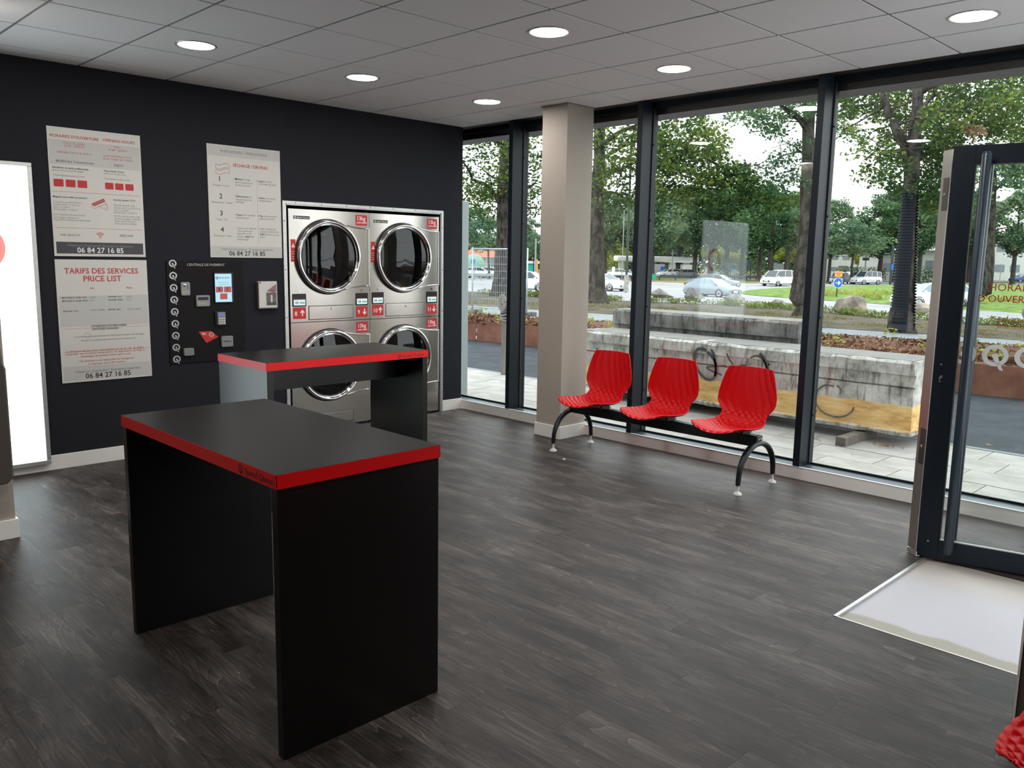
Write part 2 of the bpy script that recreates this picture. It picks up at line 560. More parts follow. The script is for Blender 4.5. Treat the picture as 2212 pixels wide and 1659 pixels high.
# ------------------------------------------------------------------ ceiling: 600 mm tiles in a grey grid
ZC = 2.773
GX0, GY0 = 0.281, -0.483
ceil = structure('ceiling')
box('plenum_slab', m_grid, ceil, -.02, YB, ZC + .02, 7.5, .0, ZC + .2)
xe = [0.0] + [GX0 + .6 * k for k in range(0, 11)] + [XR]
ye = [0.0] + [GY0 - .6 * k for k in range(0, 13)] + [YB]
tm = {}
for i in range(len(xe) - 1):
    for j in range(len(ye) - 1):
        x0, x1, y1, y0 = xe[i], xe[i + 1], ye[j], ye[j + 1]
        if x1 - x0 < .03: continue
        key = (round(x1 - x0, 3), round(y1 - y0, 3))
        if key not in tm:
            hx, hy = (x1 - x0) / 2 - .0075, (y1 - y0) / 2 - .0085
            o = MB().box(-hx, -hy, 0, hx, hy, .014).build('tile', m_tile, ceil)
            tm[key] = o.data
        else:
            o = bpy.data.objects.new('tile', tm[key]); COL.objects.link(o); o.parent = ceil
        o.location = ((x0 + x1) / 2, (y0 + y1) / 2, ZC + rnd.uniform(0, .0012))
for x in xe[1:-1]:
    box('grid_bar', m_grid, ceil, x - .012, YB, ZC + .004, x + .012, 0, ZC + .018)
for y in ye[1:-1]:
    box('grid_bar', m_grid, ceil, 0, y - .012, ZC + .0045, XR, y + .012, ZC + .018)

# ------------------------------------------------------------------ walls
w = structure('wall_left')
DY0, DY1, DZ = -1.945, -.275, 1.94        # opening for the dryers
mb = MB()
mb.box(-.12, YB, 0, 0, DY0, ZC + .02)
mb.box(-.12, DY1, 0, 0, 0, ZC + .02)
mb.box(-.12, DY0, DZ, 0, DY1, ZC + .02)
mb.box(-.44, -.03, -.05, -.1205, 0, ZC + .02); mb.box(-.52, -.03, -.05, -.4405, .22, ZC + .02)
mb.build_each('wall_paint', m_wall_dark, w)
mb = MB()
mb.box(-1.3, DY0, DZ, -.12, DY1, DZ + .06); mb.box(-1.3, DY0 - .06, 0, -.12, DY0, DZ); mb.box(-1.3, DY1, 0, -.12, DY1 + .06, DZ); mb.box(-1.36, DY0, 0, -1.3, DY1, DZ)
mb.box(-1.3, DY0, -.04, -.0, DY1, -.001)
mb.build_each('service_recess', m_black, w)
b = structure('baseboard_left')
box('baseboard_board', m_base, b, 0, YB, 0, .013, DY0 - .03, .105, bevel=.003)
box('baseboard_board', m_base, b, 0, DY1 + .022, 0, .013, -.001, .108, bevel=.003)

col = structure('wall_column')
box('column_shaft', m_wall_beige, col, 1.375, -.325, 0, 1.655, .0, ZC, bevel=.003)
mb = MB(); mb.box(1.363, -.337, 0, 1.667, -.0, .11)
mb.build('baseboard_board', m_base, col, bevel=.003)
mb = MB(); mb.box(1.36, -.34, ZC - .004, 1.67, 0, ZC + .001); mb.build('shadow_trim', m_grid, col)

w = structure('wall_right')
box('wall_paint', m_wall_room, w, XR, YB, 0, XR + .12, -2.58, ZC)
box('door_pier', m_wall_room, w, 5.69, -2.58, 0, XR + .12, -2.08, ZC, bevel=.002)
box('pier_edge_bead', m_base, w, 5.686, -2.584, 0, 5.693, -2.577, ZC)
w = structure('wall_back')
box('wall_paint', m_wall_room, w, 0, YB - .12, 0, XR, YB, ZC)

# partition end at the far left with its baseboard
w = structure('wall_partition')
box('wall_paint', m_wall_beige, w, 1.0, -6.4, 0, 1.398, -4.383, ZC, bevel=.002)
box('baseboard_board', m_base, w, .988, -6.41, 0, 1.41, -4.37, .105, bevel=.003)

# ------------------------------------------------------------------ window wall
MX = [.645, 2.11, 3.605, 5.10]
YG = .165
edges = [-.42] + MX + [5.95]
sill = structure('trim_1')
box('sill_face', m_base, sill, .0, 0, 0, 5.95, .012, .088, bevel=.002)
box('sill_cap', m_whitep, sill, 0, -.003, .088, 5.95, .014, .0915)
box('sill_plate', m_sill, sill, -.42, .014, .0, 5.95, .17, .088)
mb = MB(); mb.box(-.42, .17, -.06, 5.95, .24, .07); mb.build('outer_threshold', m_frame, sill)
hd = structure('trim_2')
m_header = mat('header_cladding', (0.028, 0.021, 0.018, 1), 0.4)
box('header_panel', m_header, hd, -.52, .18, 2.685, 5.95, .42, 3.35)
box('header_panel', m_header, hd, -.52, .0, ZC + .004, 5.95, .18, 3.35)
box('head_rail', m_frame, hd, -.42, .135, 2.735, 5.95, .18, ZC + .004)
mb = MB(); text(mb, 'LAUNDRY', (1.72, .1785, 2.70), (-1, 0, 0), (0, 0, 1), cap=.055, bold=1, align=1.0)
put(mb.build('mirrored_lettering', mat('sign_letter_brown', (.055, .045, .04, 1), .5), hd), kind='stuff')  # outdoor sign's own dark letters, seen from behind on the dark header
for i in range(len(edges) - 1):
    wd = structure('window_%d' % (i + 1), ((edges[i] + edges[i + 1]) / 2, YG, 0))
    xa = edges[i] + (.05 if i else 0.0)
    xb = edges[i + 1]
    mb = MB(); mb.add([(xa, YG, .08), (xb, YG, .08), (xb, YG, ZC), (xa, YG, ZC), (xa, YG + .02, .08), (xb, YG + .02, .08), (xb, YG + .02, ZC), (xa, YG + .02, ZC)],
                      [(0, 1, 2, 3), (4, 5, 6, 7)])
    mb.build('pane', m_glass, wd)
    mb = MB(); mb.box(xa, YG - .012, .088, xb, YG - .001, .103); mb.box(xa, YG - .012, ZC - .03, xb, YG - .001, ZC)
    mb.build_each('glazing_bead', m_frame, wd)
    if i < 4:
        m0 = edges[i + 1]
        box('mullion', m_frame, wd, m0, 0, .0915, m0 + .05, YG + .045, ZC, bevel=.002)
        mb = MB(); mb.box(m0 - .009, YG - .03, .0915, m0, YG - .001, ZC); mb.box(m0 + .05, YG - .03, .0915, m0 + .059, YG - .001, ZC)
        mb.build_each('seal', m_seal, wd)
        mb = MB()
        for zz in (.45, 1.15, 1.85, 2.45):
            mb.lathe([(.0, .008), (.006, .008), (.008, .0)], (m0 + .0595, YG - .018, zz), (1, 0, 0), 8)
        mb.build_each('fixing_screw', m_black, wd)
jb = structure('trim_3')
box('jamb_strip', m_frame, jb, -.42, .12, .0885, -.40, .165, ZC)

# entrance wall beyond the frame on the right: side pane, head and the open doorway
wd = structure('window_6', (5.97, -.5, 0))
MB().add([(5.97, -.93, .1), (5.97, 0, .1), (5.97, 0, ZC), (5.97, -.93, ZC)], [(0, 1, 2, 3)]).build('pane', m_glass, wd)
box('frame_post', m_frame, wd, 5.94, -.955, 0, 6.0, -.90, ZC)
box('frame_post', m_frame, wd, 5.94, -.0, 0, 6.0, .165, ZC)
box('frame_rail', m_frame, wd, 5.94, -.93, 0, 6.0, 0, .09)
wd = structure('window_7', (5.97, -1.5, 2.4))
MB().add([(5.97, -2.08, 2.2), (5.97, -.955, 2.2), (5.97, -.955, ZC), (5.97, -2.08, ZC)], [(0, 1, 2, 3)]).build('pane', m_glass, wd)
box('frame_rail', m_frame, wd, 5.94, -2.08, 2.12, 6.0, -.955, 2.2)

# ------------------------------------------------------------------ the open entrance door
DA = math.radians(12.5)
du = Vector((math.cos(DA), math.sin(DA), 0)); dn = Vector((-math.sin(DA), math.cos(DA), 0)); dz = Vector((0, 0, 1))
D0 = Vector((4.83, -1.022, 0))
door = structure('door_1', tuple(D0))
def dbox(name, m, u0, u1, n0, n1, z0, z1, **k):
    c = D0 + du * (u0 + u1) / 2 + dn * (n0 + n1) / 2 + dz * (z0 + z1) / 2
    return MB().obox(c, du, dn, dz, abs(u1 - u0) / 2, abs(n1 - n0) / 2, abs(z1 - z0) / 2).build(name, m, k.pop('parent', door), **k)
WL = 1.04
dbox('stile', m_frame, 0, .098, 0, .06, .012, 2.11, bevel=.002)
dbox('stile', m_frame, WL - .098, WL, 0, .06, .012, 2.11, bevel=.002)
dbox('rail', m_frame, .098, WL - .098, 0, .06, 2.018, 2.11, bevel=.002)
dbox('rail', m_frame, .098, WL - .098, 0, .06, .012, .112, bevel=.002)
dbox('glazing_bead', m_seal, .098, .104, -.001, .05, .112, 2.018)
dbox('glazing_bead', m_alu, .098, WL - .098, .004, .012, .112, .119)
dbox('brush_strip', m_black, .01, WL, .015, .05, .0, .012)
pane = dbox('pane', m_glass, .10, WL - .098, .028, .036, .11, 2.02)
# chamfered steel lock edge on the free side of the leaf
e0, e1 = D0 + Vector((-.062, .045, 0)), D0 + Vector((-.004, -.002, 0))
ed = (e1 - e0).normalized(); en = Vector((ed.y, -ed.x, 0))
lk = MB().obox((e0 + e1) / 2 - en * .012 + dz * 1.065, ed, en, dz, (e1 - e0).length / 2, .012, 1.03).build('lock_edge', m_doorsteel, door, bevel=.0015)
MB().obox((e0 + e1) / 2 - en * .012 + dz * .018, ed, en, dz, (e1 - e0).length / 2 + .004, .01, .013).build('lock_edge_foot', m_alu, door)
for za, zb in ((1.80, 1.96), (.50, .69)):
    q = MB().obox((e0 + e1) / 2 + ed * .010 + en * .001 + dz * (za + zb) / 2, ed, en, dz, .021, .002, (zb - za) / 2).build('lock_plate', mat('lock_plate_steel', (.22, .20, .185, 1), .3, 1.0), lk, bevel=.001)
    MB().lathe([(0, .004), (.006, .004), (.0075, 0)], (e0 + e1) / 2 + ed * .010 + en * .003 + dz * ((za + zb) / 2), en, 12).build('screw', m_alu, q)
cy = MB()
cy.prism([(.009 * math.cos(a), .009 * math.sin(a) + .006) for a in [PI * (1.5 + .35) + (PI * 1.3) * i / 8 - PI * .7 for i in range(9)]] + [(-.004, -.022), (.004, -.022)],
         D0 + du * .036 + dz * .962, du, dz, dn, -.004, .002)
cy.build('lock_cylinder', m_alu, door)
MB().lathe([(0, -.003), (.004, -.003), (.005, 0)], D0 + du * .05 + dz * .10, dn, 10).build('screw', m_alu, door)
MB().lathe([(0, -.003), (.004, -.003), (.005, 0)], D0 + du * .034 + dz * 1.03, dn, 10).build('screw', m_alu, door)
def pull(nn, name):
    s_ = -1 if nn < 0 else 1
    p = MB().tube([D0 + du * .150 + dn * nn + dz * z for z in (.065, .08, 1.0, 2.055, 2.07)], [.014, .023, .023, .023, .014], 16)
    h = p.build(name, m_handle, door, smooth=True, autosmooth=.6)
    for z in (.085, 2.03):
        MB().tube([D0 + du * .150 + dn * nn + dz * z, D0 + du * .150 + dn * (0 if nn < 0 else .06) + dz * z], .016, 12).build('handle_bracket', m_frame, h, smooth=True, autosmooth=.6)
    return h
pull(-.062, 'pull_handle'); pull(.122, 'pull_handle')
m_frost = mat('frosted_film', (.60, .62, .62, 1), .6)
m_redfilm = mat('red_film', (.42, .01, .012, 1), .5)
DO = D0 + dn * .026
mb = MB()
text(mb, 'HORAIRES', DO + du * .211 + dz * 1.410, du, dz, width=.228, cap=.036)
text(mb, "D'OUVERTURE", DO + du * .166 + dz * 1.354, du, dz, width=.315, cap=.036)
text(mb, 'TOUS LES JOURS', DO + du * .24 + dz * 1.259, du, dz, width=.172, cap=.018)
text(mb, '07.00 - 20.00 H', DO + du * .262 + dz * 1.231, du, dz, width=.14, cap=.018)
mb.build('red_lettering', m_redfilm, pane)
def q_mark(mb, c, ud, vd, R, nd, off):
    """ring with a notch-shaped pointer running through its lower side"""
    c = Vector(c) + Vector(nd) * off; ud = Vector(ud); vd = Vector(vd)
    n = 28
    vs = []
    for k in range(n):
        a = 2 * PI * k / n
        vs.append(c + ud * R * math.cos(a) + vd * R * math.sin(a) * .93)
        vs.append(c + ud * (R * .62 * math.cos(a) + .02 * R) + vd * (R * .60 * math.sin(a)))
    mb.add(vs, [(2 * k, 2 * ((k + 1) % n), 2 * ((k + 1) % n) + 1, 2 * k + 1) for k in range(n)])
    tail = [(-.30, .05), (.12, .18), (.22, -.12), (.62, -1.12), (.70, -1.30), (.38, -1.18), (.02, -.55)]
    mb.add([c + ud * a * R + vd * b_ * R for a, b_ in tail], [tuple(range(len(tail)))])
for i in range(6):
    mb = MB(); q_mark(mb, DO + du * (.125 + .14 * i) + dz * 1.092, du, dz, .058, dn, -.0005)
    mb.build('frosted_mark', m_frost, pane)
mb = MB(); q_mark(mb, DO + du * .50 + dz * 1.735, du, dz, .175, dn, -.0005); mb.build('frosted_mark', m_frost, pane)
# ------------------------------------------------------------------ recessed ceiling lights
lamp_where = {(0, 3): 'at far left, nearest the opening-hours poster', (0, 2): 'in front of the dryers, middle of three along the dark wall', (0, 1): 'nearest the corner left of the column',
              (1, 2): 'at the top centre, above the space between tables and chairs', (1, 1): 'above the red three-seat bench', (2, 1): 'at top right near the entrance door'}
def make_lamp():
    t = thing('recessed_ceiling_light', 'round recessed ceiling light', 'ceiling light', (0, 0, 0), 'round downlights in the tiled ceiling')
    MB().lathe([(.103, .004), (.106, -.003), (.118, -.004), (.122, .0005)], (0, 0, 0), (0, 0, 1), 40).build('trim_ring', m_alu, t, smooth=True)
    MB().lathe([(0, .0005), (.104, .0005)], (0, 0, 0), (0, 0, -1), 40).build('diffuser', m_lamp, t)
    return t
lamp_out = {(0, 5): 'out of view, behind the partition end', (1, 5): 'out of view, left of the camera', (2, 5): 'out of view, just behind the camera', (0, 4): 'out of view, in front of the light box', (1, 3): 'out of view, above the near end of the tables', (1, 4): 'out of view, beside the beige partition', (2, 2): 'out of view, above the floor before the door', (2, 3): 'out of view, just ahead of the camera', (2, 4): 'out of view, directly above the camera'}
lamp0 = make_lamp()
first = True
for i in range(4):
    for j in range(0, 5):
        x, y = 1.181 + 1.8 * i, -.773 - 1.205 * j
        if x > 6.3 or (i == 3): continue
        l = lamp0 if first else copy_tree(lamp0)
        first = False
        l.location = (x - .003 if i == 0 else x, y, ZC - .0005)
        l['label'] = 'round recessed ceiling light ' + (lamp_where.get((i, j + 1)) or lamp_out[(i, j + 1)])

# ------------------------------------------------------------------ stacked dryers in the dark wall
fr = thing('dryer_surround', 'slim riveted aluminium frame around the four dryers in the dark wall', 'frame', (0, -1.11, 0))
mb = MB()
mb.box(0, -1.972, 0, .012, -1.944, 1.965); mb.box(0, -.276, 0, .012, -.250, 1.965); mb.box(0, -1.944, 1.939, .012, -.276, 1.965)
mb.build_each('outer_trim', m_alu, fr, bevel=.002)
mb = MB()
mb.box(-.05, -1.944, 0, .006, -1.936, 1.939); mb.box(-.05, -.284, 0, .006, -.276, 1.939); mb.box(-.05, -1.944, 1.931, .006, -.276, 1.939)
mb.build_each('inner_lip', m_alu, fr)
mb = MB()
for z in (.2, .6, 1.0, 1.4, 1.8):
    for y in (-1.958, -.263): mb.lathe([(0, .003), (.004, .002), (.005, 0)], (.012, y, z), (1, 0, 0), 8)
for y in (-1.85, -1.6, -1.35, -1.1, -.85, -.6, -.38): mb.lathe([(0, .003), (.004, .002), (.005, 0)], (.012, y, 1.952), (1, 0, 0), 8)
mb.build_each('rivet', m_black, fr)

def plate_hole(mb, y0, y1, z0, z1, cy, cz, r, x0, x1, n=64):
    A = [2 * PI * k / n for k in range(n)]
    for yy, zz in ((y0, z0), (y0, z1), (y1, z0), (y1, z1)):
        A.append(math.atan2(zz - cz, yy - cy) % (2 * PI))
    A = sorted(A)
    inn, out = [], []
    for a in A:
        c, s = math.cos(a), math.sin(a)
        t = min([(y1 - cy) / c if c > 1e-9 else 1e9, (y0 - cy) / c if c < -1e-9 else 1e9, (z1 - cz) / s if s > 1e-9 else 1e9, (z0 - cz) / s if s < -1e-9 else 1e9])
        inn.append((cy + r * c, cz + r * s)); out.append((cy + t * c, cz + t * s))
    m = len(A)
    vs = [(x1, a, b) for a, b in inn] + [(x1, a, b) for a, b in out] + [(x0, a, b) for a, b in inn] + [(x0, a, b) for a, b in out]
    fs = []
    for k in range(m):
        q = (k + 1) % m
        fs += [(k, q, m + q, m + k), (2 * m + k, 3 * m + k, 3 * m + q, 2 * m + q), (m + k, m + q, 3 * m + q, 3 * m + k), (k, 2 * m + k, 2 * m + q, q)]
    mb.add(vs, fs)

Y0, Y1 = -1.914, -1.109
m_panelscreen = emitter('control_display', (.62, .80, .82, 1), .75)
m_scr_red = emitter('display_red', (.6, .05, .05, 1), .6)
m_scr_green = emitter('display_green', (.05, .38, .16, 1), .6)
m_cab = mat('dryer_cabinet', (.05, .05, .05, 1), .5)
m_logo = mat('nameplate_black', (.01, .01, .01, 1), .3)
YV = Vector((0, 1, 0)); ZV = Vector((0, 0, 1)); XV = Vector((1, 0, 0))

def dryer_door(t, cy, cz):
    R = .313
    # D-shaped steel wing from the porthole to the hinge side
    poly = []
    th = math.radians(64)
    for k in range(21):
        a = th - 2 * th * k / 20
        poly.append((cy + (R - .02) * math.cos(a), cz + (R - .02) * math.sin(a)))
    yr = cy + .402
    def curve(sg):
        out = []
        for k in range(1, 9):
            s_ = k / 8
            yy = cy + R * math.cos(th) + (yr - cy - R * math.cos(th)) * s_
            zz = cz + sg * (R * math.sin(th) - (.030 * (1 - (1 - s_) ** 2)))
            out.append((yy, zz))
        return out
    poly += curve(-1) + curve(1)[::-1]
    d = MB().prism(poly, (0, 0, 0), YV, ZV, XV, .006, .030).build('door', m_steel, t, bevel=.003)
    mb = MB()
    mb.tube([(.032, a, b) for a, b in [(cy + R * math.cos(th), cz + R * math.sin(th))] + curve(1)], .006, 8)
    mb.tube([(.032, a, b) for a, b in [(cy + R * math.cos(th), cz - R * math.sin(th))] + curve(-1)], .006, 8)
    mb.build_each('door_lip', m_chrome, d, smooth=True)
    MB().box(.004, yr - .006, cz - .26, .036, yr + .010, cz + .26).build('hinge', m_alu, d, bevel=.003)
    MB().lathe([(R + .012, .0), (R + .010, .012), (R - .02, .014), (R - .03, .0)], (.0, cy, cz), XV, 64).build('gasket', m_black, d, smooth=True, autosmooth=.7)
    MB().lathe([(R - .002, .004), (R + .001, .030), (R - .006, .044), (R - .016, .048), (R - .024, .044), (R - .030, .030), (R - .034, .028), (R - .040, .034), (R - .044, .028), (R - .046, .010)],
               (.004, cy, cz), XV, 72).build('porthole_ring', m_chrome, d, smooth=True, autosmooth=1.0)
    MB().lathe([(.0, .040), (.10, .038), (.20, .032), (.268, .022)], (.0, cy, cz), XV, 56).build('porthole_glass', m_dryerglass, d, smooth=True)
    MB().lathe([(R - .045, .012), (R - .05, -.02), (.232, -.04), (.226, -.10)], (0, cy, cz), XV, 56).build('inner_seal', m_black, d, smooth=True)
    MB().obox((.05, cy + .255 * math.cos(-.75) * 1.08, cz + .255 * math.sin(-.75) * 1.08), XV, (0, math.cos(-.75), math.sin(-.75)), (0, math.sin(.75), math.cos(.75)), .006, .012, .03).build('door_latch', m_chrome, d, bevel=.004)
    return d

def drum(t, cy, cz):
    mb = MB()
    mb.lathe([(.226, -.09), (.29, -.10), (.29, -.60), (.0, -.62)], (0, cy, cz), XV, 48)
    dr = mb.build('drum', m_drum, t, smooth=True, autosmooth=.7)
    mb = MB()
    for a in (0.6, 0.6 + 2.094, 0.6 + 4.189):
        c, s = math.cos(a), math.sin(a)
        mb.add([(-.11, cy + .29 * math.cos(a - .16), cz + .29 * math.sin(a - .16)), (-.11, cy + .22 * c, cz + .22 * s), (-.11, cy + .29 * math.cos(a + .16), cz + .29 * math.sin(a + .16)),
                (-.6, cy + .29 * math.cos(a - .16), cz + .29 * math.sin(a - .16)), (-.6, cy + .22 * c, cz + .22 * s), (-.6, cy + .29 * math.cos(a + .16), cz + .29 * math.sin(a + .16))],
               [(0, 1, 2), (3, 5, 4), (0, 3, 4, 1), (1, 4, 5, 2)])
    mb.build_each('drum_lifter', m_alu, dr)
    mb = MB()
    for ia in range(90):
        a = PI * 1.05 + ia * (PI * .9 / 90)
        for ix in range(16):
            x = -.14 - ix * .026 - (ia % 2) * .013
            p = Vector((x, cy + .2885 * math.cos(a), cz + .2885 * math.sin(a)))
            nr = Vector((0, -math.cos(a), -math.sin(a))); tg = Vector((0, -math.sin(a), math.cos(a)))
            q = [p + (XV * math.cos(b) + tg * math.sin(b)) * .0045 for b in (0, 1.05, 2.09, 3.14, 4.19, 5.24)]
            mb.add(q, [(0, 1, 2, 3, 4, 5)])
    put(mb.build('drum_perforations', m_black, dr), kind='stuff')

def overlay(t, y0, y1, z0, z1, name):
    p = MB().prism([(a + (y0 + y1) / 2, b + (z0 + z1) / 2) for a, b in rrect(y1 - y0, z1 - z0, .006, 2)], (0, 0, 0), YV, ZV, XV, 0, .006).build(name, m_logo, t, bevel=.001)
    w_, h_ = y1 - y0, z1 - z0
    MB().box(.006, y0 + .008, z0 + .012, .0068, y1 - .010, z0 + h_ * .58).build('display', m_panelscreen, p)
    MB().box(.0068, y0 + .008, z0 + h_ * .54, .0071, y1 - .010, z0 + h_ * .58).build('display_bar', m_scr_red, p)
    MB().box(.0068, y0 + w_ * .50, z0 + h_ * .26, .0071, y1 - .016, z0 + h_ * .34).build('display_button', m_scr_green, p)
    MB().box(.0068, y0 + w_ * .20, z0 + h_ * .22, .0071, y0 + w_ * .26, z0 + h_ * .40).box(.0068, y0 + w_ * .32, z0 + h_ * .22, .0071, y0 + w_ * .38, z0 + h_ * .40).build_each('display_icon', m_cab, p)
    return p

def number_sign(t, y0, y1, z0, z1, num, up):
    p = MB().box(0, y0, z0, .0018, y1, z1).build('number_sign', m_redsign, t)
    mb = MB()
    text(mb, num, (.0022, y0 + .016, z0 + .028), YV, ZV, cap=.037, bold=1)
    ca = y1 - .034; cb = (z0 + z1) / 2; h = .026
    s_ = 1 if up else -1
    P = [(-.006, -h), (.006, -h), (.006, h * .25), (.017, -.002), (.022, .005), (0, h * 1.15), (-.022, .005), (-.017, -.002), (-.006, h * .25)]
    mb.add([(.0022, ca + a, cb + b_ * s_) for a, b_ in P], [tuple(range(9))])
    mb.build('number_lettering', m_whitep, p)

def price_sign(t, y0, y1, z0, z1):
    p = MB().box(0, y0, z0, .0018, y1, z1).build('capacity_sign', m_redsign, t)
    mb = MB()
    text(mb, '13kg', (.0022, y0 + .019, z0 + .045), YV, ZV, width=.084, bold=1)
    text(mb, '1.50€/10MIN', (.0022, y0 + .006, z0 + .017), YV, ZV, width=.11, bold=1)
    mb.build('capacity_lettering', m_whitep, p)

def make_dryer():
    t = thing('stacked_dryer', 'x', 'dryer', (0, -1.5115, 0), 'stainless steel stacked dryers in the dark wall')
    mb = MB()
    mb.box(-1.1, Y0 + .004, .02, -.002, Y0 + .012, 1.9); mb.box(-1.1, Y1 - .012, .02, -.002, Y1 - .004, 1.9); mb.box(-1.1, Y0 + .012, 1.885, -.002, Y1 - .012, 1.9); mb.box(-1.1, Y0 + .012, .02, -.002, Y1 - .012, .04); mb.box(-1.1, Y0 + .012, .04, -1.09, Y1 - .012, 1.885)
    mb.build_each('cabinet_panel', m_cab, t)
    CY = -1.541
    mb = MB(); plate_hole(mb, Y0, Y1, .957, 1.904, CY, 1.510, .30, -.004, 0)
    mb.build('upper_front_panel', m_steel, t)
    mb = MB(); plate_hole(mb, Y0, Y1, .018, .951, CY, .568, .30, -.004, 0)
    mb.build('lower_front_panel', m_steel, t)
    mb = MB(); mb.box(-.03, Y0 + .02, .951, -.004, Y1 - .02, .957); mb.box(-.06, Y0 + .01, 0, -.03, Y1 - .01, .02)
    mb.build_each('seam_backing', m_black, t)
    dryer_door(t, CY, 1.510); dryer_door(t, CY, .568)
    drum(t, CY, 1.510); drum(t, CY, .568)
    overlay(t, -1.893, -1.765, 1.088, 1.198, 'control_panel'); overlay(t, -1.260, -1.132, 1.082, 1.194, 'control_panel')
    lp = MB().box(.0, -1.738, .975, .004, -1.292, 1.089).build('lint_hatch', m_steel, t, bevel=.0025)
    MB().lathe([(0, .010), (.007, .010), (.009, .004), (.0095, 0)], (.003, -1.512, 1.062), XV, 16).build('hatch_lock', m_chrome, lp, smooth=True, autosmooth=.5)
    mb = MB(); mb.box(0, -1.742, .971, .0015, -1.288, 1.093); mb.build('hatch_gap', m_black, lp)
    lp = MB().box(.0, -1.76, .045, .004, -1.302, .139).build('service_hatch', m_steel, t, bevel=.0025)
    MB().box(0, -1.764, .041, .0015, -1.298, .143).build('hatch_gap', m_black, lp)
    for yy, zz in ((-1.83, 1.222), (-1.20, 1.217)):
        MB().lathe([(0, .006), (.007, .006), (.009, 0)], (0, yy, zz), XV, 14).build('key_lock', m_chrome, t, smooth=True, autosmooth=.5)
    price_sign(t, -1.252, -1.131, 1.791, 1.882); price_sign(t, -1.256, -1.131, .838, .934)
    p = MB().box(0, -1.898, 1.466, .0018, -1.854, 1.652).build('warning_sticker', m_redsign, t)
    mb = MB()
    mb.add([(.0022, -1.894, 1.585), (.0022, -1.858, 1.585), (.0022, -1.876, 1.620)], [(0, 1, 2)])
    for k in range(4): mb.box(.0018, -1.893, 1.548 - .019 * k, .0022, -1.860 - .004 * (k % 2), 1.551 - .019 * k)
    mb.build_each('warning_print', m_whitep, p)
    MB().box(.0022, -1.8775, 1.594, .0026, -1.8745, 1.609).box(.0022, -1.8775, 1.588, .0026, -1.8745, 1.591).build('exclamation_mark', m_redsign, p)
    p = MB().box(0, -1.867, 1.822, .0018, -1.714, 1.848).build('nameplate', m_logo, t)
    mb = MB(); q_mark(mb, (.0022, -1.851, 1.8355), YV, ZV, .009, XV, 0); text(mb, 'Speed Queen', (.0022, -1.834, 1.829), YV, ZV, width=.112, cap=.0125, bold=1)
    mb.build('nameplate_lettering', m_whitep, p)
    return t
dryer0 = make_dryer()
dryer1 = copy_tree(dryer0)
dryer1.location.y += .8085
dryer0['label'] = 'left stacked steel dryer, two round doors, numbered 8 and 9'
dryer1['label'] = 'right stacked steel dryer, two round doors, numbered 10 and 11, beside the corner'
number_sign(dryer0, -1.891, -1.768, .985, 1.083, '8', True); number_sign(dryer0, -1.257, -1.134, .978, 1.073, '9', False)
_sv = dryer1.location.y; dryer1.location.y = _sv
number_sign(dryer1, -1.891 + .8085, -1.768 + .8085, .985, 1.083, '10', True); number_sign(dryer1, -1.257 + .8085, -1.134 + .8085, .978, 1.073, '11', False)

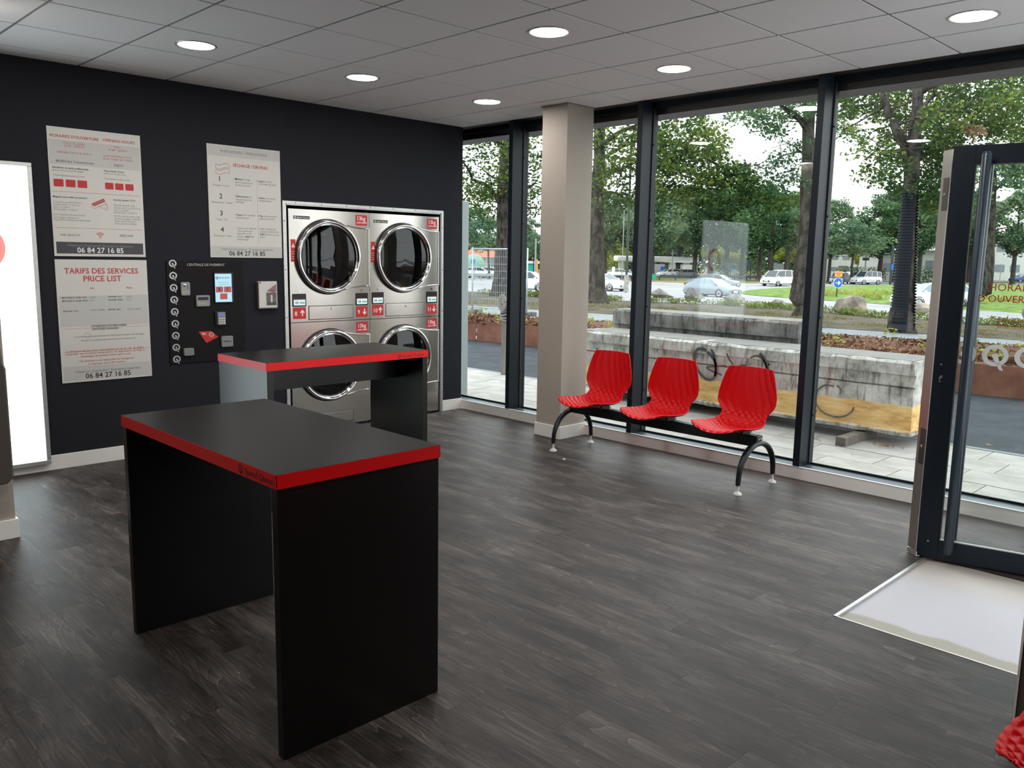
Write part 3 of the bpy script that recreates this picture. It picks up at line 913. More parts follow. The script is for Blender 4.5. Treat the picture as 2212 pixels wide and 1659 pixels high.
# ------------------------------------------------------------------ posters
P1 = [("HORAIRES D'OUVERTURE", 0.018, 0.067, 0.311, 'r', 1), ('OPENING HOURS', 0.356, 0.064, 0.218, 'r', 1), ('TOUS LES JOURS', 0.098, 0.107, 0.139, 'r', 0), ('07:00 - 20:00 H', 0.104, 0.126, 0.125, 'r', 0), ('DERNIER CYCLE À 19:00 H', 0.058, 0.17, 0.217, 'r', 0), ('DAILY', 0.43, 0.103, 0.048, 'r', 0), ('07:00 - 20:00 H', 0.392, 0.125, 0.126, 'r', 0), ('LAST WASHING CYCLE', 0.357, 0.168, 0.19, 'r', 0), ('MUST START AT 19:00 H', 0.353, 0.189, 0.205, 'r', 0), ("BÉNÉFICIEZ D'AVANTAGES!", 0.048, 0.231, 0.243, 'k', 0), ('ENJOY!', 0.425, 0.229, 0.064, 'k', 0), ('Bénéficiez de tarifs préférentiels', 0.023, 0.273, 0.229, 'k', 1), ('grâce à notre carte de fidélité', 0.022, 0.291, 0.196, 'g', 0), ("Toutes les instructions à l'écran", 0.024, 0.324, 0.203, 'g', 0), ('Enjoy better prices', 0.354, 0.271, 0.134, 'k', 1), ('with your loyalty card', 0.353, 0.289, 0.146, 'g', 0), ('Instructions on the screen', 0.354, 0.324, 0.173, 'g', 0), ('Magasin sous vidéo protection', 0.014, 0.468, 0.217, 'k', 1), ('Code de la sécurité intérieure', 0.016, 0.502, 0.179, 'g', 0), ('Articles L223-1 à L223-9 et', 0.015, 0.519, 0.164, 'g', 0), ('L251-1 à L255-1', 0.014, 0.537, 0.101, 'g', 0), ('Articles R251-1 à R253-4', 0.013, 0.553, 0.152, 'g', 0), ("Pour l'exercice du droit d'accès", 0.013, 0.587, 0.199, 'g', 0), ("aux images s'adresser à", 0.012, 0.606, 0.157, 'g', 0), ('Nom et/ou fonction du responsable', 0.011, 0.622, 0.235, 'g', 0), ('Security system CCTV', 0.407, 0.468, 0.154, 'k', 1), ('Internal security code', 0.409, 0.504, 0.144, 'g', 0), ('Articles L223-1 to L223-9 and', 0.408, 0.523, 0.185, 'g', 0), ('L251-1 to L255-1', 0.407, 0.54, 0.106, 'g', 0), ('Articles R251-1 to R253-4', 0.406, 0.556, 0.161, 'g', 0), ('For the exercise of the right', 0.407, 0.581, 0.18, 'g', 0), ('of access images to address', 0.406, 0.599, 0.186, 'g', 0), ('Name and/or function', 0.407, 0.616, 0.145, 'g', 0), ('of the person in charge', 0.406, 0.633, 0.153, 'g', 0), ('WIFI GRATUIT', 0.045, 0.726, 0.127, 'k', 0), ('FREE WIFI', 0.439, 0.721, 0.091, 'k', 0), ("Téléphone d'assistance/ Emergency telephone", 0.083, 0.796, 0.443, 'w2', 0), ('06 84 27 16 85', 0.147, 0.838, 0.311, 'w', 1)]
P2 = [('TARIFS DES SERVICES', 0.057, 0.097, 0.499, 'r', 1), ('PRICE LIST', 0.178, 0.152, 0.257, 'r', 1), ('PRIX', 0.217, 0.206, 0.031, 'r', 1), ('PRICE', 0.467, 0.206, 0.039, 'r', 1), ('MACHINE À LAVER 9 KG', 0.032, 0.269, 0.158, 'k', 1), ('5,00 €', 0.213, 0.27, 0.039, 'g', 0), ('MACHINE À LAVER 18 KG', 0.032, 0.292, 0.168, 'k', 1), ('10 €', 0.213, 0.292, 0.028, 'g', 0), ('WASHER 9 KG', 0.335, 0.268, 0.092, 'k', 1), ('5,00 €', 0.464, 0.27, 0.04, 'g', 0), ('WASHER 18 KG', 0.334, 0.291, 0.102, 'k', 1), ('10 €', 0.464, 0.293, 0.029, 'g', 0), ('SÉCHOIR 13 KG', 0.033, 0.363, 0.099, 'k', 1), ('1,50 € /10MIN', 0.213, 0.361, 0.094, 'g', 0), ('DRYER 13KG', 0.334, 0.36, 0.084, 'k', 1), ('1,50 € /10MIN', 0.465, 0.361, 0.095, 'g', 0), ('HYGIÉNISATION MACHINES', 0.215, 0.476, 0.24, 'k', 1), ('SANITIZED WASHERS', 0.215, 0.497, 0.183, 'k', 1), ('Les tambours sont automatiquement désinfectés à chaque cycle de lavage', 0.095, 0.545, 0.478, 'g', 0), ('Washers are automatically sanitized at every washing cycle', 0.138, 0.573, 0.374, 'g', 0), ('La direction décline toute responsabilité en cas de vols, de dégâts', 0.037, 0.647, 0.531, 'r', 0), ('causés par une mauvaise manipulation, de dégradation de linge et', 0.029, 0.666, 0.547, 'r', 0), ('dommages de quelque nature que ce soit', 0.131, 0.687, 0.342, 'r', 0), ('The direction is not responsible for damage due', 0.117, 0.721, 0.379, 'r', 0), ('to improper use of the machine', 0.175, 0.743, 0.255, 'r', 0), ("Téléphone d'assistance / Emergency telephone", 0.086, 0.797, 0.45, 'g', 0), ('06 84 27 16 85', 0.154, 0.84, 0.311, 'k', 1)]
P3 = [('Instructions / Instructions', 0.11, 0.055, 0.389, 'g', 0), ('SÉCHAGE / DRYING', 0.208, 0.156, 0.293, 'r', 1), ('1', 0.091, 0.274, 0.021, 'k', 1), ('Charger / Load', 0.038, 0.313, 0.128, 'g', 0), ('2', 0.089, 0.406, 0.028, 'k', 1), ('Sélectionner / Select', 0.024, 0.443, 0.171, 'g', 0), ('3', 0.09, 0.536, 0.028, 'k', 1), ('Payer / Pay', 0.063, 0.573, 0.086, 'g', 0), ('4', 0.09, 0.661, 0.028, 'k', 1), ('Démarrer / Start', 0.038, 0.699, 0.143, 'g', 0), ('• Mettre', 0.208, 0.256, 0.078, 'k', 1), ('le linge', 0.292, 0.256, 0.058, 'g', 0), ('dans le séchoir et', 0.222, 0.28, 0.145, 'g', 0), ('fermer la porte', 0.222, 0.301, 0.126, 'g', 0), ('• Load', 0.405, 0.259, 0.057, 'k', 1), ('the dryer', 0.469, 0.257, 0.075, 'g', 0), ('and close the door', 0.42, 0.279, 0.158, 'g', 0), ('• Sélectionner', 0.212, 0.389, 0.126, 'k', 1), ('la', 0.345, 0.389, 0.013, 'g', 0), ('température de', 0.224, 0.412, 0.131, 'g', 0), ('séchage', 0.223, 0.431, 0.069, 'g', 0), ('• Select', 0.41, 0.39, 0.064, 'k', 1), ('the drying', 0.482, 0.39, 0.082, 'g', 0), ('température', 0.418, 0.411, 0.108, 'g', 0), ('• Payer', 0.213, 0.532, 0.062, 'k', 1), ('à la centrale', 0.282, 0.531, 0.1, 'g', 0), ('de paiement', 0.222, 0.554, 0.107, 'g', 0), ('• Pay', 0.411, 0.533, 0.042, 'k', 1), ('at the central', 0.461, 0.532, 0.11, 'g', 0), ('payment screen', 0.42, 0.553, 0.134, 'g', 0), ('• Après avoir effectué', 0.217, 0.635, 0.173, 'g', 0), ('votre paiement', 0.227, 0.656, 0.13, 'g', 0), ('appuyer sur le', 0.226, 0.676, 0.12, 'g', 0), ('bouton', 0.225, 0.7, 0.057, 'g', 0), ('start', 0.292, 0.7, 0.045, 'k', 1), ('du', 0.344, 0.7, 0.022, 'g', 0), ('sèche-linge', 0.226, 0.722, 0.095, 'g', 0), ('• After making the', 0.413, 0.634, 0.148, 'g', 0), ('payment, press the', 0.424, 0.656, 0.16, 'g', 0), ('start', 0.423, 0.678, 0.045, 'k', 1), ('button on the', 0.475, 0.679, 0.114, 'g', 0), ('dryer', 0.422, 0.699, 0.045, 'g', 0), ("Téléphone d'assistance / Emergency telephone", 0.086, 0.802, 0.446, 'g', 0), ('06 84 27 16 85', 0.152, 0.844, 0.311, 'k', 1)]

def board(name, label, y0, y1, z0, z1, x=.0005, th=.006, cat='poster', m=None):
    t = thing(name, label, cat, (x, (y0 + y1) / 2, z0), 'printed boards on the dark wall')
    MB().box(x, y0, z0, x + th, y1, z1).build('board', m or m_poster, t, bevel=.001)
    return t
def print_lines(t, rows, y0, zt, x):
    for s_, u, v, w_, c, bo in rows:
        mb = MB()
        if len(s_) == 1: text(mb, s_, (x, y0 + u, zt - v), YV, ZV, cap=.038, bold=bo)
        else: text(mb, s_, (x, y0 + u, zt - v), YV, ZV, width=w_, bold=bo)
        mb.build('text_line', m_ink[c], t)
m_graph = mat('printed_icon', (.42, .10, .08, 1), .4)
p1 = board('opening_hours_poster', 'white opening-hours poster with red heading and six red squares, top left', -3.708, -3.094, 1.490, 2.355)
XF = .0066
def flat(mb, y0, y1, z0, z1, x=XF): mb.add([(x, y0, z0), (x, y1, z0), (x, y1, z1), (x, y0, z1)], [(0, 1, 2, 3)])
mb = MB(); flat(mb, -3.702, -3.100, 2.107, 2.272); mb.build('grey_band', m_poster_g, p1)
mb = MB(); flat(mb, -3.693, -3.110, 1.508, 1.588); mb.build('dark_band', mat('poster_dark_band', (.035, .033, .042, 1), .35), p1)
mb = MB(); flat(mb, -3.692, -3.111, 1.9265, 1.9285); flat(mb, -3.693, -3.112, 1.683, 1.685); mb.build_each('red_rule', m_ink['r'], p1)
m_sq = mat('red_square_print', (.50, .0, .004, 1), .35)
mb = MB()
for a in (-3.684, -3.608, -3.533, -3.352, -3.284, -3.214):
    s_ = .062 if a < -3.5 else .057
    mb.prism([(a + s_ / 2 + p_, 1.985 + q_) for p_, q_ in rrect(s_, s_ * .80, .005, 2)], (0, 0, 0), YV, ZV, XV, XF - .0004, XF + .0012)
mb.build_each('red_square', m_sq, p1)
mb = MB()
mb.add([(XF, -3.452 + a, 1.855 + b_) for a, b_ in ((0, 0), (.085, .042), (.098, .020), (.018, -.018))], [(0, 1, 2, 3)])
ribbon(mb, [(.002, -.008), (.004, -.026), (.020, -.032), (.100, .006), (.102, .014)], (XF, -3.452, 1.855), YV, ZV, .003)
ribbon(mb, [(.060, -.014), (.070, -.030), (.088, -.024), (.094, -.042), (.106, -.042), (.106, .002), (.094, .002)], (XF, -3.452, 1.855), YV, ZV, .003)
mb.build_each('camera_icon', m_graph, p1)
mb = MB()
for R_ in (.012, .023, .034):
    ribbon(mb, [(R_ * math.sin(a), R_ * math.cos(a)) for a in [(-.85 + 1.7 * i / 10) for i in range(11)]], (XF, -3.403, 1.622), YV, ZV, .005)
mb.add([(XF, -3.403 + .0045 * math.cos(i), 1.622 + .0045 * math.sin(i)) for i in range(0, 6)], [(0, 1, 2, 3, 4, 5)])
mb.build_each('wifi_arc', m_ink['r'], p1)
print_lines(p1, P1, -3.708, 2.354, XF + .0006)

p2 = board('price_list_poster', 'white price-list poster directly under the opening-hours poster', -3.710, -3.090, .606, 1.468)
mb = MB(); flat(mb, -3.700, -3.096, 1.00, 1.215); flat(mb, -3.700, -3.096, .618, .72); mb.build_each('grey_band', m_poster_g, p2)
mb = MB(); flat(mb, -3.690, -3.102, .985, .9865); flat(mb, -3.690, -3.102, .820, .8215); mb.build_each('red_rule', m_ink['r'], p2)
mb = MB(); c_ = .008; d_ = .021
ribbon(mb, [(-c_, d_), (c_, d_), (c_, c_), (d_, c_), (d_, -c_), (c_, -c_), (c_, -d_), (-c_, -d_), (-c_, -c_), (-d_, -c_), (-d_, c_), (-c_, c_), (-c_, d_)], (XF, -3.528, .935), YV, ZV, .002)
mb.build('cross_icon', m_graph, p2)
print_lines(p2, P2, -3.710, 1.468, XF + .0006)

p3 = board('drying_instructions_poster', 'white drying-instructions poster with steps 1 to 4, left of the dryers', -2.598, -1.982, 1.495, 2.356)
mb = MB(); flat(mb, -2.592, -1.988, 2.270, 2.350); flat(mb, -2.592, -1.988, 1.501, 1.583); mb.build_each('grey_band', m_poster_g, p3)
mb = MB(); flat(mb, -2.191, -2.1895, 1.605, 2.118); mb.build('divider_rule', m_graph, p3)
mb = MB()
for dz_ in (0, -.040):
    top = [(.108 * i / 12, .034 + .009 * math.sin(2 * PI * (i / 12) + PI)) for i in range(13)]
    bot = [(a, b_ - .030) for a, b_ in top]
    ribbon(mb, top + bot[::-1] + [top[0]], (XF, -2.530, 2.175 + dz_), YV, ZV, .0032)
mb.build_each('drying_icon', m_graph, p3)
print_lines(p3, P3, -2.598, 2.355, XF + .0006)

# ------------------------------------------------------------------ payment terminal
pt = thing('payment_terminal', 'black wall panel of the payment terminal with screen, slots and column of silver marks', 'payment terminal', (0, -2.64, .684))
MB().box(0, -2.947, .684, .010, -2.333, 1.466).build('panel', m_termpanel, pt, bevel=.002)
m_mark = mat('silver_print', (.50, .50, .51, 1), .35, .3)
for k in range(9):
    mb = MB(); q_mark(mb, (.0105, -2.899, 1.4455 - .0908 * k), YV, ZV, .0295, XV, 0)
    mb.build('round_mark', m_mark, pt)
mb = MB(); text(mb, 'CENTRALE DE PAIEMENT', (.0108, -2.790, 1.428), YV, ZV, width=.302, cap=.019, bold=1)
mb.build('panel_lettering', mat('panel_print', (.42, .42, .42, 1), .4), pt)
def plate(name, y0, y1, z0, z1, m, parent=pt, th=.018, r=.010, x=.010):
    return MB().prism([(a + (y0 + y1) / 2, b_ + (z0 + z1) / 2) for a, b_ in rrect(y1 - y0, z1 - z0, r, 3)], (0, 0, 0), YV, ZV, XV, x, x + th).build(name, m, parent, bevel=.003)
m_coin = mat('coin_print', (.45, .35, .22, 1), .4)
cs = plate('coin_slot_plate', -2.850, -2.779, 1.203, 1.305, m_greyplastic)
MB().lathe([(.012, 0), (.011, .006), (.0, .006)], (.028, -2.822, 1.283), XV, 16).build('coin_button', m_chrome, cs, smooth=True)
MB().box(.0275, -2.800, 1.252, .0288, -2.796, 1.286).build('coin_slot', m_black, cs)
mb = MB()
for a in (-2.834, -2.816, -2.797): mb.lathe([(.009, 0), (0, .001)], (.0282, a, 1.229), XV, 12)
mb.build_each('coin_picture', m_coin, cs)
bs = plate('banknote_slot_plate', -2.735, -2.626, 1.116, 1.203, m_greyplastic)
MB().box(.0275, -2.722, 1.166, .0288, -2.639, 1.189).build('banknote_slot', m_black, bs)
mb = MB()
for a in (-2.712, -2.690, -2.668): mb.lathe([(.010, 0), (0, .001)], (.0282, a, 1.140), XV, 12)
mb.build_each('coin_picture', m_coin, bs)
sc_ = plate('touch_screen', -2.584, -2.426, 1.140, 1.378, m_black, th=.012, r=.004)
m_scr = emitter('screen_image', (.42, .66, .76, 1), .85)
MB().box(.022, -2.578, 1.147, .0226, -2.441, 1.368).build('screen_image', m_scr, sc_)
mb = MB()
for a, b_ in ((-2.573, 1.222), (-2.506, 1.222), (-2.540, 1.168)): mb.box(.0226, a, b_, .0230, a + .060, b_ + .046)
mb.build_each('screen_button', emitter('screen_button_red', (.42, .10, .10, 1), .8), sc_)
mb = MB(); mb.box(.0230, -2.552, 1.235, .0234, -2.536, 1.260); mb.box(.0230, -2.484, 1.235, .0234, -2.474, 1.262)
text(mb, 'Speed Queen', (.0231, -2.545, 1.332), YV, ZV, width=.090, bold=1)
q_mark(mb, (.0231, -2.561, 1.336), YV, ZV, .011, XV, 0)
for k in range(2): mb.box(.0230, -2.555, 1.298 - .016 * k, .0232, -2.465 + .004 * k, 1.300 - .016 * k)
mb.build('screen_lettering', mat('screen_ink', (.06, .10, .16, 1), .5), sc_)
cr = plate('card_reader', -2.587, -2.504, .962, 1.074, m_black, th=.014, r=.003)
cp_ = MB().box(.020, -2.574, .968, .040, -2.508, 1.068).build('keypad_body', m_greyplastic, cr, bevel=.004)
MB().box(.040, -2.564, 1.036, .0408, -2.518, 1.060).build('reader_display', emitter('reader_display_glow', (.16, .18, .42, 1), .7), cp_)
mb = MB()
for i in range(3):
    for j in range(3): mb.box(.040, -2.565 + .019 * i, .975 + .019 * j, .0425, -2.553 + .019 * i, .986 + .019 * j)
mb.build_each('key', m_white_plastic, cp_)
lc = MB().add([(.0106, -2.719, .921), (.0106, -2.622, .921), (.0106, -2.560, .873), (.0106, -2.655, .831), (.0106, -2.662, .831)], [(0, 1, 2, 3, 4)]).build('loyalty_card_print', m_redsign, pt)
mb = MB(); mb.add([(.0109, -2.700, .911), (.0109, -2.664, .911), (.0109, -2.660, .894), (.0109, -2.690, .894)], [(0, 1, 2, 3)])
q_mark(mb, (.0109, -2.618, .894), YV, ZV, .021, XV, 0)
mb.build('card_print_detail', mat('pale_pink_print', (.66, .38, .35, 1), .4), lc)
sl = plate('card_slot_plate', -2.543, -2.446, .790, .877, m_greyplastic)
MB().box(.0275, -2.527, .832, .0288, -2.462, .838).build('card_slot', m_black, sl)
rt = plate('coin_return', -2.850, -2.770, .741, .800, m_greyplastic, th=.024)

br = thing('brochure_holder', 'small clear wall holder with white brochures, left of the dryers', 'brochure holder', (0, -2.13, 1.085))
mb = MB(); mb.box(0, -2.222, 1.088, .035, -2.218, 1.300); mb.box(0, -2.052, 1.088, .035, -2.048, 1.300); mb.box(0, -2.222, 1.084, .035, -2.048, 1.090); mb.box(0, -2.222, 1.088, .004, -2.048, 1.306)
mb.build_each('holder_panel', mat('smoky_acrylic', (.10, .10, .10, 1), .2), br)
bc = MB().box(.005, -2.214, 1.092, .034, -2.054, 1.306).build('brochure', m_poster, br)
mb = MB(); mb.box(.034, -2.150, 1.110, .0346, -2.060, 1.215); mb.build('printed_photo', mat('grey_photo_print', (.12, .11, .10, 1), .3, vary=(40, .7)), bc)
mb = MB(); mb.add([(.0349, -2.150, 1.225), (.0349, -2.060, 1.285), (.0349, -2.060, 1.225), (.0349, -2.080, 1.215)], [(0, 1, 2, 3)]); mb.build('printed_roof', mat('mauve_print', (.25, .17, .16, 1), .4), bc)
mb = MB(); mb.box(.034, -2.208, 1.288, .0346, -2.194, 1.302); mb.box(.034, -2.112, 1.222, .0350, -2.075, 1.232); mb.build_each('printed_emblem', m_redsign, bc)
mb = MB(); mb.box(.0346, -2.112, 1.135, .0350, -2.095, 1.195); mb.build('printed_door', m_poster, bc)

# ------------------------------------------------------------------ light box, far left
lb = thing('light_box', 'tall glowing white light box on the dark wall, far left edge', 'light box', (0, -4.5, .06))
mb = MB(); mb.box(0, -5.06, .06, .055, -3.828, 2.097)
mb.build('light_box_body', m_greyplastic, lb)
mb = MB(); mb.box(.04, -5.06, .06, .062, -3.828, .088); mb.box(.04, -5.06, 2.072, .062, -3.828, 2.097); mb.box(.04, -3.856, .088, .062, -3.828, 2.072); mb.box(.04, -5.06, .088, .062, -5.032, 2.072)
mb.build_each('frame_profile', m_alu, lb, bevel=.002)
MB().box(.050, -5.032, .088, .056, -3.856, 2.072).build('glowing_panel', m_lightbox, lb)
mb = MB(); mb.lathe([(.110, .0568), (.155, .0568)], (0, -4.168, 1.54), XV, 48); mb.build('red_emblem', m_lightbox_red, lb)

# ------------------------------------------------------------------ wall-mounted box on the partition end, left edge
bn = thing('wall_bin', 'rounded taupe plastic bin fixed to the beige partition end, left edge', 'bin', (1.398, -4.6, .33))
poly = [(-.40, .33), (-.03, .33), (0, .36), (0, .93), (-.012, .965), (-.020, 1.07), (-.035, 1.085), (-.40, 1.085)]
MB().prism(poly, (1.398, -4.405, 0), YV, ZV, XV, 0, .13).build('bin_body', m_binplastic, bn, bevel=.018, seg=3)
MB().prism([(-.30, .96), (-.075, .96), (-.075, 1.03), (-.30, 1.03)], (1.528, -4.405, 0), YV, ZV, XV, -.01, .001).build('bin_opening', m_black, bn)

# ------------------------------------------------------------------ folding tables
def table(label, x0, x1, y0, y1, h, th, along, logo_face, rail_at):
    t = thing('folding_table', label, 'table', ((x0 + x1) / 2, (y0 + y1) / 2, 0), 'charcoal folding tables with red edges')
    tt = box('table_top', m_lam, t, x0 + .0012, y0 + .0012, h - th, x1 - .0012, y1 - .0012, h)
    mb = MB()
    e = .0014
    mb.box(x0, y0, h - th, x1, y0 + e, h - .0008); mb.box(x0, y1 - e, h - th, x1, y1, h - .0008)
    mb.box(x0, y0, h - th, x0 + e, y1, h - .0008); mb.box(x1 - e, y0, h - th, x1, y1, h - .0008)
    mb.build_each('red_edge', m_red_edge, tt)
    L_ = .038
    if along == 'x':
        box('leg_panel', m_leg, t, x0 + .004, y0 + .004, 0, x0 + L_, y1 - .004, h - th, bevel=.001)
        box('leg_panel', m_leg, t, x1 - L_, y0 + .004, 0, x1 - .004, y1 - .004, h - th, bevel=.001)
        box('rail', m_leg, t, x0 + L_, rail_at, h - th - .17, x1 - L_, rail_at + .025, h - th)
        o_, ud_ = Vector((x1 - .235, y0 - .0006, h - th + .010)), XV
    else:
        box('leg_panel', m_leg, t, x0 + .004, y0 + .004, 0, x1 - .004, y0 + L_ + .008, h - th, bevel=.001)
        box('leg_panel', m_leg, t, x0 + .004, y1 - L_ - .008, 0, x1 - .004, y1 - .004, h - th, bevel=.001)
        box('rail', m_leg, t, rail_at, y0 + L_ + .008, h - th - .165, rail_at + .025, y1 - L_ - .008, h - th)
        o_, ud_ = Vector((x1 + .0006, y1 - .262, h - th + .010)), YV
    mb = MB()
    q_mark(mb, o_ + ud_ * .016 + ZV * .011, ud_, ZV, .015, ud_, 0)
    text(mb, 'Speed Queen', o_ + ud_ * .042, ud_, ZV, width=.180, cap=.021, bold=1)
    mb.build('edge_lettering', mat('edge_print', (.10, .012, .012, 1), .4), tt)
    return t
table('near charcoal folding table with dark red edge, in front of the other one', 2.972, 4.182, -4.362, -3.748, .898, .043, 'x', 'y', -3.80)
table('far charcoal folding table with red edge, between near table and dryers', 1.262, 1.888, -3.158, -1.950, .898, .048, 'y', 'x', 1.60)

# ------------------------------------------------------------------ red shell seats on a beam
def seat_shell():
    """one moulded shell: front edge -> seat -> waist -> backrest top; quilted relief on its face"""
    prof = [(-.300, .404), (-.285, .416), (-.22, .416), (-.12, .407), (-.02, .400), (.06, .402), (.115, .420), (.150, .458), (.160, .49), (.166, .52), (.172, .56), (.181, .62), (.190, .68), (.203, .76), (.214, .815)]
    wid = [.150, .185, .212, .222, .212, .195, .182, .172, .180, .203, .226, .225, .212, .188, .166]
    L_ = [0]
    for i in range(1, len(prof)): L_.append(L_[-1] + math.dist(prof[i], prof[i - 1]))
    T = L_[-1]
    NS, NT = 150, 76
    def cat(vals, s_):
        return float(np.interp(s_, L_, vals))
    py = [p_[0] for p_ in prof]; pz = [p_[1] for p_ in prof]
    def sm(vals, s_):
        return sum(cat(vals, min(max(s_ + d_, 0), T)) * w_ for d_, w_ in ((-.014, .15), (-.007, .2), (0, .3), (.007, .2), (.014, .15)))
    mb = MB()
    vs = []
    for i in range(NS + 1):
        s_ = T * i / NS
        a, b_ = sm(py, s_), sm(pz, s_)
        a2, b2 = sm(py, min(s_ + .006, T)), sm(pz, min(s_ + .006, T)); a1, b1 = sm(py, max(s_ - .006, 0)), sm(pz, max(s_ - .006, 0))
        tx = Vector((a2 - a1, b2 - b1)).normalized(); nx = Vector((-tx.y, tx.x))      # normal to the sitter's side
        w_ = sm(wid, s_)
        on_back = min(max((s_ - .47) / .1, 0), 1)
        front = max(0, 1 - s_ / .10)
        for j in range(NT + 1):
            u = -1 + 2 * j / NT
            x = u * w_
            # quilt: diamonds on the seat, longer petals on the back
            kk = 21 if on_back < .5 else 15
            ph = s_ * (kk if on_back < .5 else 9) ; q1 = ph + u * (3.3 + .8 * on_back); q2 = ph - u * (3.3 + .8 * on_back)
            qd = (abs(math.sin(PI * q1 / 1.0)) * abs(math.sin(PI * q2 / 1.0))) ** .5
            if on_back > .0:
                tt = (T - s_) / .42
                pet = abs(math.sin(PI * (u * (3.9 - .6 * tt) - 2.2 * tt * tt))) ** .55
                qd = qd * (1 - on_back) + pet * on_back * (.85 if on_back > .9 else .7)
            h_ = (.0095 - .0055 * on_back) * (qd - .5)
            dish = .036 * u * u * (1 - on_back) + .030 * u * u * on_back
            fr_ = -.030 * front * u * u
            wave = .0035 * math.cos(u * 3.3 * 2 * PI) * front
            yy = a + nx.x * (h_ + dish) - fr_ * .0 + (.055 * u * u * front if s_ < .12 else 0)
            zz = b_ + nx.y * (h_ + dish) + wave
            if s_ > T - .06:
                zz -= .010 * u * u * (s_ - T + .06) / .06
            vs.append((x, yy, zz))
    fs = []
    for i in range(NS):
        for j in range(NT):
            k = i * (NT + 1) + j
            fs.append((k, k + 1, k + NT + 2, k + NT + 1))
    mb.add(vs, fs)
    return mb

def make_bench(label, n, x_first, pitch, y0, ang=0, loc=None):
    """local frame: beam along X at y = 0, seats facing -Y"""
    Lx = pitch * (n - 1) + .45
    t = thing('beam_seat_bench', label, 'bench', (0, 0, 0), 'red shell seats on steel beams')
    xa, xb = -.19, pitch * (n - 1) + .26
    MB().box(xa, -.04, .292, xb, .04, .368).build('beam', m_legmetal, t, bevel=.006)
    for xx in (xa + .012, xb - .012):
        pts = []
        for k in range(17):
            a = PI * k / 16
            yy = -.232 * math.cos(a)
            zz = .075 + .238 * math.sin(a) ** .88
            pts.append((xx, yy, zz))
        rs = [.013 + .006 * math.sin(PI * k / 16) for k in range(17)]
        lg = MB().tube(pts, rs, 12, squash=1.35).build('arched_leg', m_legmetal, t, smooth=True, autosmooth=.8)
        MB().obox((xx, 0, .335), XV, YV, ZV, .013, .030, .036).build('end_bracket', m_frame, lg, bevel=.012)
        MB().lathe([(0, .003), (.006, .003), (.007, 0)], (xx + .013, -.013, .345), XV, 10).lathe([(0, .003), (.006, .003), (.007, 0)], (xx + .013, .013, .345), XV, 10).build_each('bracket_bolt', m_alu, lg)
        for yy in (-.232, .232):
            MB().lathe([(0, .105), (.0165, .105), (.0165, .062), (0, .062)], (xx, yy, 0), ZV, 16).build('leg_collar', m_black, lg, smooth=True, autosmooth=.5)
            MB().lathe([(0, .064), (.009, .064), (.009, .022), (.015, .018), (.028, .008), (.030, .0), (0, .0)], (xx, yy, 0), ZV, 20).build('foot_disc', m_white_plastic, lg, smooth=True, autosmooth=.7)
    first_ = None
    for k in range(n):
        if first_ is None:
            s0 = seat_shell().build('seat_shell', m_red, t, smooth=True); s0.location = (x_first, 0, -.012)
            so = s0.modifiers.new('thickness', 'SOLIDIFY'); so.thickness = .007; so.offset = 0
            br_ = MB().box(-.10, -.07, .378, .10, .07, .384).box(-.10, -.05, .384, -.085, .05, .398).box(.085, -.05, .384, .10, .05, .398).build('seat_bracket', m_legmetal, s0)
            first_ = s0
        else:
            c = first_.copy(); COL.objects.link(c); c.location = (x_first + pitch * k, 0, -.012)
            for ch in first_.children:
                d = ch.copy(); COL.objects.link(d); d.parent = c
    t.location = loc
    t.rotation_euler = (0, 0, ang)
    return t
make_bench('three-seat bench of red shell chairs in front of the window', 3, .06, .618, 0, 0, (2.085, -.447, 0))
make_bench('red shell chair bench at the bottom right corner, only a seat edge in view', 2, 0, .60, 0, -PI / 2, (6.125, -3.32, 0))
mb = MB(); mb.lathe([(0, .008), (.008, .007), (.011, .0)], (2.16, -.83, 0), ZV, 12)
put(mb.build('screw_cap', m_white_plastic, None, smooth=True, loc=(2.16, -.83, 0)), 'tiny white plastic cap lying on the floor in front of the bench', 'cap')
# ================================================================== outside
def two_tone(name, c1, c2, scale, rough=.85, stretch=(1, 1, 1), lo=.42, hi=.58, bump=None, c3=None):
    m = bpy.data.materials.new(name)
    m.use_nodes = True
    nt = m.node_tree; N = nt.nodes; L = nt.links
    b = N['Principled BSDF']; b.inputs['Roughness'].default_value = rough
    b.inputs['Specular IOR Level'].default_value = .25
    tc = N.new('ShaderNodeTexCoord'); mp = N.new('ShaderNodeMapping'); mp.inputs['Scale'].default_value = stretch
    nz = N.new('ShaderNodeTexNoise'); nz.inputs['Scale'].default_value = scale; nz.inputs['Detail'].default_value = 8; nz.inputs['Roughness'].default_value = .65
    r = N.new('ShaderNodeValToRGB'); e = r.color_ramp.elements
    e[0].position = lo; e[0].color = (*c1, 1); e[1].position = hi; e[1].color = (*c2, 1)
    if c3:
        q = e.new(min(hi + .12, .98)); q.color = (*c3, 1)
    L.new(tc.outputs['Object'], mp.inputs[0]); L.new(mp.outputs[0], nz.inputs['Vector']); L.new(nz.outputs['Fac'], r.inputs[0]); L.new(r.outputs[0], b.inputs['Base Color'])
    if bump:
        nb = N.new('ShaderNodeTexNoise'); nb.inputs['Scale'].default_value = bump[0]; nb.inputs['Detail'].default_value = 6
        bp = N.new('ShaderNodeBump'); bp.inputs['Strength'].default_value = bump[1]; bp.inputs['Distance'].default_value = bump[2]
        L.new(tc.outputs['Object'], nb.inputs['Vector']); L.new(nb.outputs['Fac'], bp.inputs['Height']); L.new(bp.outputs[0], b.inputs['Normal'])
    return m
m_paver = two_tone('pale_paver', (.33, .32, .295), (.41, .395, .37), 3, .8, bump=(60, .2, .004))
m_sandbed = mat('paver_joint', (.20, .19, .17, 1), .9)
